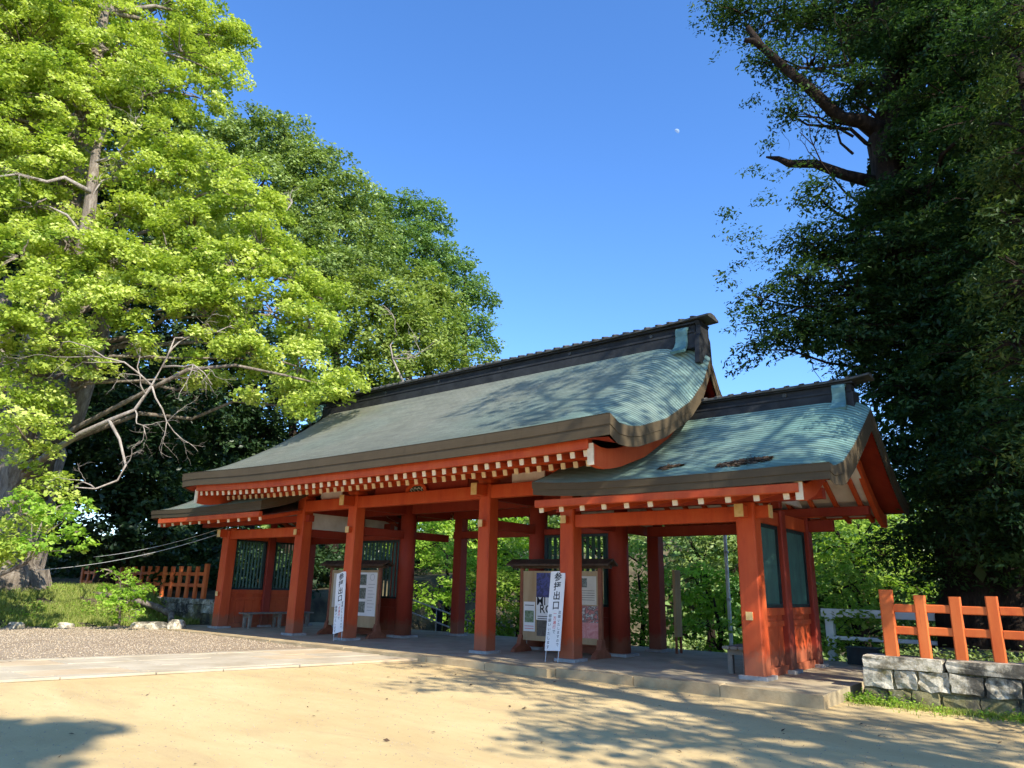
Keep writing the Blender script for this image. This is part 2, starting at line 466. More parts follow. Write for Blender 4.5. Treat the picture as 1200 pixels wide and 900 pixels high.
def np_mesh(name, V, F, mats, parent=None, tint=None, smooth=False, uv=None):
    me = bpy.data.meshes.new(name)
    V = np.asarray(V, dtype=np.float32); F = np.asarray(F, dtype=np.int32)
    k = F.shape[1]
    if parent:
        w = parent_world(parent); V = V - np.array([w.x, w.y, w.z], dtype=np.float32)
    me.vertices.add(len(V)); me.vertices.foreach_set('co', V.ravel())
    me.loops.add(F.size); me.loops.foreach_set('vertex_index', F.ravel())
    me.polygons.add(len(F))
    me.polygons.foreach_set('loop_start', np.arange(0, F.size, k, dtype=np.int32))
    me.polygons.foreach_set('loop_total', np.full(len(F), k, dtype=np.int32))
    me.update(calc_edges=True)
    for m in (mats if isinstance(mats, (list, tuple)) else [mats]): me.materials.append(m)
    if tint is not None:
        a = me.attributes.new('tint', 'FLOAT', 'FACE')
        a.data.foreach_set('value', np.asarray(tint, dtype=np.float32))
    if uv is not None:
        l = me.uv_layers.new(name='UVMap')
        l.data.foreach_set('uv', np.asarray(uv, dtype=np.float32).ravel())
    if smooth:
        me.polygons.foreach_set('use_smooth', np.ones(len(F), dtype=bool))
    me.validate()
    o = bpy.data.objects.new(name, me)
    COL.objects.link(o)
    if parent: o.parent = parent
    return o

def text(name, body, origin, right, up, size, mat, parent, bold=0.0, sx=1.0):
    """flat printed lettering lying on a surface; origin = centre"""
    c = bpy.data.curves.new(name, 'FONT'); c.body = body; c.size = 1.0
    c.align_x = 'CENTER'; c.align_y = 'CENTER'; c.offset = bold; c.resolution_u = 2
    t = bpy.data.objects.new(name, c); COL.objects.link(t)
    bpy.context.view_layer.update()
    me = bpy.data.meshes.new_from_object(t.evaluated_get(bpy.context.evaluated_depsgraph_get()))
    bpy.data.objects.remove(t)
    R = Vector(right).normalized(); U = Vector(up).normalized(); O = Vector(origin) - parent_world(parent)
    for v in me.vertices:
        v.co = O + R * v.co.x * size * sx + U * v.co.y * size
    me.materials.clear(); me.materials.append(mat)
    o = bpy.data.objects.new(name, me); COL.objects.link(o); o.parent = parent
    return o

# ------------------------------------------------------------------ ground
def sstep(t):
    t = np.clip(t, 0, 1); return t * t * (3 - 2 * t)

def gz(x, y):
    x = np.asarray(x, float); y = np.asarray(y, float)
    z = -0.04 - 0.0095 * (np.clip(x, -6, 16) + 6)
    # grassy bank on the left with the old tree on it
    bank = 0.95 * sstep((-10.3 - x) / 3.0) * (1 - sstep((y - 0.2) / 0.6) * (1 - sstep((-14.0 - x) / 1.5)))
    z = z + bank
    # terrace behind the low wall on the left, rising to the wooded slope
    bl = sstep((-9.3 - x) / 0.35) * sstep((y - 1.15) / 0.25)
    z = z * (1 - bl) + (0.72 + 0.10 * np.clip(y - 1.5, 0, 60) + 0.05 * np.clip(-x - 12, 0, 60)) * bl
    # ground falls away behind the gate
    br = sstep((y - 4.9) / 1.6) * sstep((x + 9.3) / 0.6)
    drop = -0.85 - 0.9 * sstep((y - 10) / 6)
    z = z * (1 - br) + drop * br
    # raised bed behind the right wall
    rr = sstep((x - 9.5) / 0.25) * sstep((y - 0.45) / 0.3)
    z = z * (1 - rr) + 0.40 * rr
    z = z + 0.05 * np.sin(x * 0.9 + 1.3 * np.sin(y * 0.7)) * np.sin(y * 0.8) * np.clip(bank * 1.2 + bl + br + rr, 0, 1)
    far = sstep((np.hypot(x, y) - 60) / 120)
    return z * (1 - far) + (-2.0) * far

def sheet(name, xs, ys, mat, dz=0.0, mask=None):
    X, Y = np.meshgrid(xs, ys, indexing='ij')
    Z = gz(X, Y) + dz
    n, m = X.shape
    V = np.stack([X, Y, Z], -1).reshape(-1, 3)
    i = np.arange(n * m).reshape(n, m)
    F = np.stack([i[:-1, :-1], i[1:, :-1], i[1:, 1:], i[:-1, 1:]], -1).reshape(-1, 4)
    if mask is not None:
        c = V[F].mean(1); F = F[mask(c[:, 0], c[:, 1])]
        used = np.unique(F); re = np.zeros(len(V), int); re[used] = np.arange(len(used)); V = V[used]; F = re[F]
    o = np_mesh(name, V, F, mat, smooth=True)
    return tag(o, kind='structure')

def axis(lo, hi, fine):
    a = np.arange(lo, hi, fine)
    left = lo - np.geomspace(1, 900, 26)[::-1]; right = hi + np.geomspace(1, 900, 26)
    return np.concatenate([left, a, right])
gxs = axis(-30, 26, 0.25); gys = axis(-24, 24, 0.25)
ground = sheet('ground', gxs, gys, M['soil'])
tag(ground, 'dark leaf-littered soil spreading under the trees round the courtyard')

def court(x, y):
    return (x > -30) & (x < 40) & (y > -34) & (y < 0.0) & ~(bank_edge(x, y) < 0)
def bank_edge(x, y):
    # > 0 on the courtyard side of the grassy bank
    e = x - (-10.55 + 0.25 * np.sin(y * 1.7) + 0.12 * np.sin(y * 5.1))
    return np.minimum(e, np.where(y > -1.6, (x + 9.0 + 0.0 * y) * 1.0 + (-(y + 1.2)) * 1.2, 9))
SK = 0.2
PX0, PX1 = -1.3, 1.75            # the paved approach in front of the gate
sand = sheet('courtyard_sand', np.arange(-7.0, 34.01, 0.25), np.arange(-34, 0.26, 0.25), M['sand'], 0.004, mask=lambda x, y: x > 0.1 + SK * (y + 1.4))
tag(sand, 'pale yellow packed sand of the courtyard in front of the gate')
gravel = sheet('gravel_bed', np.arange(-16, 1.6, 0.15), np.arange(-34, -0.9, 0.15), M['gravel'], 0.008, mask=lambda x, y: (bank_edge(x, y) > 0) & (x < 0.2 + SK * (y + 1.4)))
tag(gravel, 'grey pink gravel between paved approach and grassy bank')

# pebbles lying loose on the gravel
def pebbles(name, n, fx, fy, zfun, size, mat, mask=None, seed=3, label=None):
    r = np.random.default_rng(seed)
    x = fx(r, n); y = fy(r, n)
    if mask is not None:
        k = mask(x, y); x = x[k]; y = y[k]
    n = len(x); z = zfun(x, y)
    s = size * r.uniform(0.5, 1.3, n); a = r.uniform(0, 6.28, n)
    base = np.array([[1, 0, 0], [0, .8, 0], [-1, 0, 0], [0, -.8, 0], [0.1, 0.05, .7], [0, 0, -.5]])
    ca, sa = np.cos(a), np.sin(a)
    V = np.zeros((n, 6, 3))
    V[:, :, 0] = x[:, None] + s[:, None] * (ca[:, None] * base[:, 0] - sa[:, None] * base[:, 1])
    V[:, :, 1] = y[:, None] + s[:, None] * (sa[:, None] * base[:, 0] + ca[:, None] * base[:, 1])
    V[:, :, 2] = z[:, None] + s[:, None] * base[:, 2]
    f = np.array([[0, 1, 4], [1, 2, 4], [2, 3, 4], [3, 0, 4], [1, 0, 5], [2, 1, 5], [3, 2, 5], [0, 3, 5]])
    F = (np.arange(n)[:, None, None] * 6 + f[None]).reshape(-1, 3)
    o = np_mesh(name, V.reshape(-1, 3), F, mat)
    return tag(o, label, kind='stuff')
pebbles('gravel_pebbles', 15000, lambda r, n: r.uniform(-11.5, -1.9, n), lambda r, n: r.uniform(-12, -1.2, n), lambda x, y: gz(x, y) + 0.012 + 0.03 * (x > PX0 + SK * (y + 1.4)), 0.022, M['pebble'], lambda x, y: (bank_edge(x, y) > 0.02) & (x < PX0 + 0.02 + 0.16 * np.sin(x * 37 + y * 91) * np.sin(y * 2.3) ** 2 + SK * (y + 1.4)), label='loose pebbles scattered over the gravel bed')
pebbles('courtyard_grit', 5000, lambda r, n: r.uniform(1.4, 13, n), lambda r, n: r.uniform(-10.5, -1.3, n), lambda x, y: gz(x, y) + 0.006, 0.009, M['pebble'], seed=5, label='fine grit scattered over the courtyard sand')

# paved approach: stone slabs laid between two rows of border stones
path = tag(MB().build('paved_approach', M['slab']), 'pale stone paved approach leading to the gate', kind='structure')
base_mb = MB()
for j in range(26):
    y1 = -1.45 - j * 0.95; y0 = y1 - 0.95
    sk0 = SK * (y0 + 1.4); sk1 = SK * (y1 + 1.4)
    za = float(gz(0, y0)) + 0.006; zb = float(gz(0, y1)) + 0.006
    base_mb.add([(PX0 + sk0, y0, za), (PX1 + sk0, y0, za), (PX1 + sk1, y1, zb), (PX0 + sk1, y1, zb)], [(0, 1, 2, 3)])
base_mb.build('joint_mortar', M['concrete'], path)
cols = [(PX0, PX0 + 0.28), (PX0 + 0.28, PX0 + 1.1), (PX0 + 1.1, PX0 + 1.95), (PX0 + 1.95, PX1 - 0.28), (PX1 - 0.28, PX1)]
for ci, (xa, xb) in enumerate(cols):
    y = -1.45 - (0.35 if ci in (1, 3) else 0) - rnd.uniform(0, 0.3)
    first = True
    while y > -19:
        ln = rnd.uniform(0.95, 1.35) if ci in (0, 4) else rnd.uniform(0.9, 1.5)
        ya = y - ln
        yb = y
        if first: yb = -1.43; first = False
        m = MB()
        g = 0.010; h = 0.032 + rnd.uniform(-0.004, 0.005) + (0.002 if ci in (0, 4) else 0)
        q = []
        for (xx, yy) in ((xa + g, ya + g), (xb - g, ya + g), (xb - g, yb - g), (xa + g, yb - g)):
            q.append((xx + SK * (yy + 1.4) + rnd.uniform(-.006, .006), yy + rnd.uniform(-.006, .006)))
        zt = [float(gz(0, p[1])) + h + rnd.uniform(-.003, .003) for p in q]
        cx = sum(p[0] for p in q) / 4; cy = sum(p[1] for p in q) / 4
        top = [(cx + (p[0] - cx) * .985, cy + (p[1] - cy) * .985, z) for p, z in zip(q, zt)]
        mid = [(p[0], p[1], z - 0.010) for p, z in zip(q, zt)]
        bot = [(p[0], p[1], z - 0.06) for p, z in zip(q, zt)]
        m.add(top + mid + bot, [(0, 1, 2, 3)] + [(i, i + 4, (i + 1) % 4 + 4, (i + 1) % 4) for i in range(4)] + [(i + 4, i + 8, (i + 1) % 4 + 8, (i + 1) % 4 + 4) for i in range(4)])
        m.build('border_stone' if ci in (0, 4) else 'paving_slab', M['slab2'] if rnd.random() < 0.22 else M['slab'], path)
        y = ya

# ------------------------------------------------------------------ gate platform
plat = tag(MB().build('platform', M['concrete']), 'low concrete platform the gate stands on', kind='structure')
pm = MB(); pm.box(-9.4, 9.16, -0.95, 4.55, -0.9, 0.0); pm.build('platform_slab', M['concrete'], plat)
x = -9.42; k = 0
while x < 9.1:
    ln = rnd.uniform(1.1, 1.5); xb = min(x + ln, 9.18)
    if 9.18 - xb < 0.5: xb = 9.18
    yf = -1.45 if x < 3.9 else -1.2
    m = MB(); j = rnd.uniform(-.012, .012)
    m.beam(((x + xb) / 2, yf + j, -0.22 - 0.002 * (k % 3)), ((x + xb) / 2, -0.952, -0.22 - 0.002 * (k % 3)), xb - x - 0.012, 0.44 - 0.004 * (k % 2), c=0.014)
    m.build('edge_stone', M['edge'], plat); x = xb; k += 1

# ------------------------------------------------------------------ the gate
gate = empty('shrine_gate', (0, 0, 0), 'vermilion shrine gate with patina copper roofs standing across the courtyard', 'gate')
XI, XM, XO = 2.175, 4.3, 7.85
YM, YB = 1.82, 3.5           # main pillar row, back row
WM, WB = 1.39, 2.9           # wing rows

def interp(t, tab):
    return np.interp(t, [a for a, _ in tab], [b for _, b in tab])

class Roof:
    def __init__(s, x0, x1, verge0, verge1, yr, half, ze, zr, T, vtab, vw, lift0, lift1, sag=0.28, tv=0.0):
        s.tv = tv; s.bk = 1.0
        s.__dict__.update(dict(x0=x0, x1=x1, v0=verge0, v1=verge1, yr=yr, half=half, ze=ze, zr=zr, T=T, vtab=vtab, vw=vw, l0=lift0, l1=lift1, sag=sag))
    def z(s, x, t):
        x = np.asarray(x, float); t = np.asarray(t, float)
        cx = (s.x0 + s.x1) / 2
        base = s.ze + (s.zr - s.ze) * ((1 - s.sag) * t + s.sag * t * t)
        lf = np.where(x > cx, s.l1 * (np.clip((x - cx) / (s.x1 - cx), 0, 1.02)) ** 3, s.l0 * (np.clip((cx - x) / (cx - s.x0), 0, 1.02)) ** 3)
        base = base + lf * (1 - t) ** 1.5
        vz = interp(t, s.vtab)
        w = np.zeros_like(base)
        if s.v1: w = np.maximum(w, np.clip((x - (s.x1 - s.vw * (0.62 + 0.38 * (1 - t)))) / (s.vw * (0.62 + 0.38 * (1 - t))), 0, 1) ** 2.1)
        if s.v0: w = np.maximum(w, np.clip(((s.x0 + s.vw * (0.62 + 0.38 * (1 - t))) - x) / (s.vw * (0.62 + 0.38 * (1 - t))), 0, 1) ** 2.1)
        extra = lf * (1 - t) ** 1.5
        return base * (1 - w) + (vz + extra * 0.3) * w
    def y(s, t, side): return s.yr - side * s.half * (s.bk if side < 0 else 1.0) * (1 - t)      # side 1 = front, -1 = back
    def build(s, mat, edge_mat_, under_mat, n=40, nx=96, name='roof'):
        root = empty(name, (0, 0, 0)); root.parent = gate
        # x columns, finer toward the curved ends
        u = np.linspace(-1, 1, nx); u = np.sign(u) * (1 - (1 - np.abs(u)) ** 1.25)
        xs = (s.x0 + s.x1) / 2 + u * (s.x1 - s.x0) / 2
        V = []; F = []; UV = []
        ts = np.linspace(0, 1, n + 1)
        jr = np.random.default_rng(4)
        for side in (1, -1):
            for k in range(n):
                for e, t in ((0, ts[k]), (1, ts[k + 1])):
                    lip = 0.012 if e == 0 else 0.0
                    yy = s.y(t, side) + (-side * 0.006 if e == 0 else 0)
                    zz = s.z(xs, t) + lip + (jr.normal(0, 0.0006, nx) if e == 0 else 0)
                    V.append(np.stack([xs, np.full(nx, yy), zz], -1))
        V = np.concatenate(V)
        rows = 2 * n * 2
        idx = np.arange(rows * nx).reshape(rows, nx)
        def quad(a, b, va, vb):
            f = np.stack([idx[a, :-1], idx[a, 1:], idx[b, 1:], idx[b, :-1]], -1)
            uvq = np.stack([np.stack([xs[:-1], np.full(nx - 1, va)], -1), np.stack([xs[1:], np.full(nx - 1, va)], -1), np.stack([xs[1:], np.full(nx - 1, vb)], -1), np.stack([xs[:-1], np.full(nx - 1, vb)], -1)], 1)
            F.append(f); UV.append(uvq.reshape(-1, 2))
        for sd in range(2):
            o = sd * 2 * n
            for k in range(n):
                quad(o + 2 * k, o + 2 * k + 1, k + 0.02, k + 0.98)
                if k: quad(o + 2 * k - 1, o + 2 * k, k - 0.02, k - 0.02)
        surf = np_mesh('copper_shingles', V, np.concatenate(F), mat, root, uv=np.concatenate(UV), smooth=False)
        surf['kind'] = 'stuff'
        # edge band: laminated layers following eaves and verges
        tt = np.linspace(0, 1, 30)
        loop = [(x, 1, 0.0) for x in xs] + [(xs[-1], 1, t) for t in tt[1:]] + [(xs[-1], -1, t) for t in tt[::-1][1:]] + [(x, -1, 0.0) for x in xs[::-1][1:]] + [(xs[0], -1, t) for t in tt[1:]] + [(xs[0], 1, t) for t in tt[::-1][1:-1]]
        cx = (s.x0 + s.x1) / 2
        def ring(dz, ins):
            out = []; TT = dz / s.T * s.tv
            for (x, sd, t) in loop:
                yy = s.y(t, sd); zz = float(s.z(x, t))
                ax = abs(x - cx) / ((s.x1 - s.x0) / 2)
                xi = x - math.copysign(ins, x - cx) if ax > 0.985 else x
                yi = yy + (sd * ins if t < 0.02 else 0)
                out.append((xi, yi, zz + dz + (TT * min(1, t * 3) if dz < -.02 else 0)))
            return out
        m = MB(); nl = 2; n0 = len(loop)
        lay = [(0.014, -0.004)]
        for k in range(nl):
            a = -s.T * k / nl; b = -s.T * (k + 1) / nl; ins = 0.016 * k
            lay += [(a - 0.002, ins), (b + 0.004, ins + 0.004), (b, ins + 0.009)]
        vs = []
        for dz, ins in lay: vs += ring(dz, ins)
        fs = []
        for r in range(len(lay) - 1):
            for i in range(n0):
                j = (i + 1) % n0
                fs.append((r * n0 + i, r * n0 + j, (r + 1) * n0 + j, (r + 1) * n0 + i))
        m.add(vs, fs)
        m.build('eave_edge', edge_mat_, root, smooth=False)
        # underside of the thick roof
        xu = np.linspace(s.x0 + 0.085, s.x1 - 0.085, 40); tu = np.linspace(0.021, 1, 22)
        m = MB()
        for sd in (1, -1):
            vs = [(x, s.y(t, sd), float(s.z(x, t)) - s.T + 0.012) for x in xu for t in tu]
            m.add(vs, [(a * 22 + b, (a + 1) * 22 + b, (a + 1) * 22 + b + 1, a * 22 + b + 1) for a in range(39) for b in range(21)])
        m.build('roof_underside', under_mat, root, smooth=True)
        s.root = root
        return root

MV = [(0, 3.98), (.07, 3.87), (.15, 3.88), (.24, 3.95), (.475, 4.27), (.74, 4.83), (.90, 5.38), (1, 6.0)]
main = Roof(-6.62, 6.62, True, True, 1.75, 4.1, 3.93, 6.52, 0.34, MV, 1.75, 0.16, 0.06)
main.build(M['copper'], M['bark_edge'], M['red_shaded'], n=54)

def rafter_line(sd, yr, pts, x, w, h, tipmat, name, root, lift=0.0, proto=[None]):
    pass

def lift_main(x): return (0.16 if x < 0 else 0.07) * (abs(x) / 6.6) ** 3
def ends(tab, p): return tab

# rafters: two tiers on both eaves, each a bar with a pale painted end
def rafter_proto(p0, p1, w, h, root, name, x, dz, yr, sd):
    key = (round(p0[0], 3), round(p1[0], 3), w, h, name)
    if key not in RP:
        m = MB()
        m.beam((0, p0[0], p0[1]), (0, p1[0], p1[1]), w, h, 0, 0.008)
        m.beam((0, p0[0] - 0.018, p0[1] - 0.018 * (p1[1] - p0[1]) / (p1[0] - p0[0])), (0, p0[0] + 0.001, p0[1]), w + 0.012, h + 0.012, 1, 0.006)
        o = m.build(name, [M['red'], M['pale']], root)
        RP[key] = o
    else:
        o = copy_part(RP[key], root)
    o.location = (x, 0 if sd == 1 else 2 * yr, dz)
    if sd == -1: o.scale = (1, -1, 1)
    return o
RP = {}
nr = 46
for sd in (1, -1):
    for i in range(nr):
        x = -6.0 + 12.0 * i / (nr - 1)
        dz = lift_main(x)
        rafter_proto((-2.08, 3.40), (-0.95, 3.63), 0.075, 0.095, main.root, 'flying_rafter', x, dz, 1.75, sd)
    for i in range(nr - 1):
        x = -6.0 + 12.0 * (i + 0.5) / (nr - 1)
        if -5.8 < x < 5.8 or True:
            rafter_proto((-1.38, 3.40), (0.25, 3.86), 0.08, 0.10, main.root, 'rafter', x, lift_main(x) * 0.6, 1.75, sd)

def swept(name, root, mat, pts2, w, h, n=24, xr=6.1, lf=lift_main, sd=1, yr=1.75):
    """long board along x following the lift of the eave; pts2 = (y, z) of its centre"""
    m = MB(); vs = []
    for i in range(n + 1):
        x = -xr + 2 * xr * i / n; dz = lf(x)
        y = pts2[0] if sd == 1 else 2 * yr - pts2[0]
        for a, b in ((-w / 2, -h / 2), (w / 2, -h / 2), (w / 2, h / 2), (-w / 2, h / 2)):
            vs.append((x, y + a, pts2[1] + b + dz))
    fs = [(i * 4 + k, i * 4 + (k + 1) % 4, i * 4 + 4 + (k + 1) % 4, i * 4 + 4 + k) for i in range(n) for k in range(4)]
    fs += [(3, 2, 1, 0), (4 * n, 4 * n + 1, 4 * n + 2, 4 * n + 3)]
    m.add(vs, fs)
    return m.build(name, mat, root)
for sd in (1, -1):
    swept('eave_board', main.root, M['red'], (-2.13, 3.535), 0.13, 0.16, sd=sd)
    swept('eave_board', main.root, M['red'], (-1.33, 3.49), 0.10, 0.06, sd=sd, lf=lambda x: lift_main(x) * .8)
    # boarding above the rafters
    m = MB()
    yy = [(-2.1, 3.36), (-1.36, 3.50)]
    def Y(v): return v if sd == 1 else 3.5 - v
    vs = []; n = 20
    for i in range(n + 1):
        x = -6.12 + 12.24 * i / n; dz = lift_main(x)
        vs += [(x, Y(-2.12), 3.447 + dz), (x, Y(-1.34), 3.605 + dz), (x, Y(-1.33), 3.468 + dz * .6), (x, Y(0.0), 3.845 + dz * .6), (x, Y(0.3), 3.93 + dz * .6)]
    fs = []
    for i in range(n):
        for k in (0, 2, 3): fs.append((i * 5 + k, i * 5 + k + 1, i * 5 + 6 + k, i * 5 + 5 + k))
    m.add(vs, fs)
    m.build('soffit_board', M['red_shaded'], main.root)

def bargeboard(root, x, w, roof, top_off, depth, y_tip, yr, end_mat, name='bargeboard', sgn=1, lf=0.0):
    """curved gable board, front half and back half as two pieces"""
    for sd in (1, -1):
        m = MB(); n = 18; vs = []
        t0 = (y_tip - (roof.yr - roof.half)) / roof.half
        for i in range(n + 1):
            t = t0 + (1 - t0) * i / n
            y = roof.y(t, sd); xe = roof.x1 if x > 0 else roof.x0
            z = float(roof.z(xe, t)) - top_off
            d = depth * (1.0 - 0.18 * t)
            for a, b in ((-w / 2, 0), (w / 2, 0), (w / 2, -d), (-w / 2, -d)):
                vs.append((x + a, y, z + b))
        fs = [(i * 4 + k, i * 4 + (k + 1) % 4, i * 4 + 4 + (k + 1) % 4, i * 4 + 4 + k) for i in range(n) for k in range(4)]
        m.add(vs, fs + [(4 * n, 4 * n + 1, 4 * n + 2, 4 * n + 3)], 0)
        m.add([(p[0], p[1] - sd * 0.004, p[2]) for p in vs[:4]], [(3, 2, 1, 0)], 1)
        e = 0.006
        y = vs[0][1]; z0 = vs[2][2]; z1 = vs[0][2]
        m.box(x - w / 2 - e, x + w / 2 + e, min(y, y - sd * .03), max(y, y - sd * .03), z0 - e, z1 + e, 1)
        m.build(name, [M['red'], end_mat], root)
for x in (-6.13, 6.13):
    bargeboard(main.root, x, 0.10, main, 0.325, 0.35, -2.14, 1.75, M['pale'])

# main ridge
def ridge(roof, root, xa, xb, zb, scale, xcap):
    yr = roof.yr; k = scale
    m = MB()
    m.box(xa, xb, yr - .27 * k, yr + .27 * k, zb - 0.22, zb + 0.09 * k)
    m.box(xa, xb, yr - .23 * k, yr + .23 * k, zb + 0.092 * k, zb + 0.13 * k)
    m.build('ridge_base', M['ridge'], root)
    m = MB()
    m.box(xa + .02, xb - .02, yr - .25 * k, yr + .25 * k, zb + .132 * k, zb + .18 * k)
    m.box(xa + .04, xb - .04, yr - .16 * k, yr + .16 * k, zb + .182 * k, zb + .34 * k)
    m.box(xa + .0, xb + .0, yr - .24 * k, yr + .24 * k, zb + .342 * k, zb + .38 * k)
    m.build('ridge', M['ridge'], root)
    # cap: shallow tiled slopes, ends kicked up
    m = MB(); n = 40; vs = []
    xc0 = xcap[0]; xc1 = xcap[1]
    for i in range(n + 1):
        x = xc0 + (xc1 - xc0) * i / n
        u = abs((x - (xc0 + xc1) / 2) / ((xc1 - xc0) / 2)); up = 0.05 * max(0, (u - 0.72) / 0.28) ** 2
        prof = [(-.31, .385), (-.31, .425), (-.10, .50), (.10, .50), (.31, .425), (.31, .385)]
        vs += [(x, yr + a * k, zb + b * k + up) for a, b in prof]
    fs = [(i * 6 + q, i * 6 + (q + 1) % 6, i * 6 + 6 + (q + 1) % 6, i * 6 + 6 + q) for i in range(n) for q in range(6)]
    m.add(vs, fs + [tuple(range(6)), tuple(range(6 * n, 6 * n + 6))])
    m.build('ridge_cap', M['cap'], root)
    m = MB(); x = xc0 + .15
    while x < xc1 - .1:
        u = abs((x - (xc0 + xc1) / 2) / ((xc1 - xc0) / 2)); up = 0.05 * max(0, (u - 0.72) / 0.28) ** 2
        for sd in (-1, 1):
            m.beam((x, yr + sd * .10 * k, zb + .505 * k + up), (x, yr + sd * .325 * k, zb + .435 * k + up), .06, .04, c=.012)
        x += .27
    m.build('cap_rolls', M['cap'], root, kind='stuff')
    # round bosses on the flank
    boss = None
    nb = 6 if k > .9 else 2
    for i in range(nb):
        x = xa + (xb - xa) * (i + .5) / nb
        for sd in (-1, 1):
            if boss is None:
                m = MB(); m.cyl((x, yr + sd * .155 * k, zb + .26 * k), (x, yr + sd * .195 * k, zb + .26 * k), .05, .04, 12)
                boss = m.build('boss', M['cap'], root); b0 = (x, sd)
            else:
                c = copy_part(boss, root); c.location = (x - b0[0], (sd - b0[1]) * .175 * k, 0)
def ornament(root, x, yr, zb, k, w=.26):
    for sd in (-1, 1):
        pts = [(.18, .56), (.25, .58), (.34, .56), (.40, .46), (.38, .30), (.40, .14), (.47, .0), (.58, -.12), (.68, -.19)]
        m = MB(); vs = []
        for i, (a, b) in enumerate(pts):
            j = min(i + 1, len(pts) - 1); jj = max(i - 1, 0)
            dy, dz = pts[j][0] - pts[jj][0], pts[j][1] - pts[jj][1]
            ln = math.hypot(dy, dz); ny, nz = dz / ln, -dy / ln
            th = .07; ww = w * (1 + .25 * max(0, (i - 5) / 3)) / 2
            for (xx, q) in ((-ww, th), (ww, th), (ww, 0), (-ww, 0)):
                vs.append((x + xx, yr + sd * (a + ny * q) * k, zb + (b - nz * 0 + nz * q) * k))
        n = len(pts)
        m.add(vs, [(i * 4 + q, i * 4 + (q + 1) % 4, i * 4 + 4 + (q + 1) % 4, i * 4 + 4 + q) for i in range(n - 1) for q in range(4)] + [(3, 2, 1, 0), (4 * n - 4, 4 * n - 3, 4 * n - 2, 4 * n - 1)])
        m.build('ridge_ornament', M['verdigris'], root, smooth=False)
ridge(main, main.root, -6.42, 6.42, 6.43, 0.95, (-6.74, 6.72))
for x in (-6.12, 6.12): ornament(main.root, x, 1.75, 6.26, 0.76, .26)
# end plates closing the ridge
for x in (-6.47, 6.47):
    m = MB(); m.prism([(1.42, 5.85), (2.08, 5.85), (2.03, 6.45), (1.96, 6.52), (1.95, 6.70), (2.02, 6.79), (1.48, 6.79), (1.55, 6.70), (1.54, 6.52), (1.47, 6.45)], 'x', x - .05, x + .05)
    m.build('ridge_end', M['ridge'], main.root)

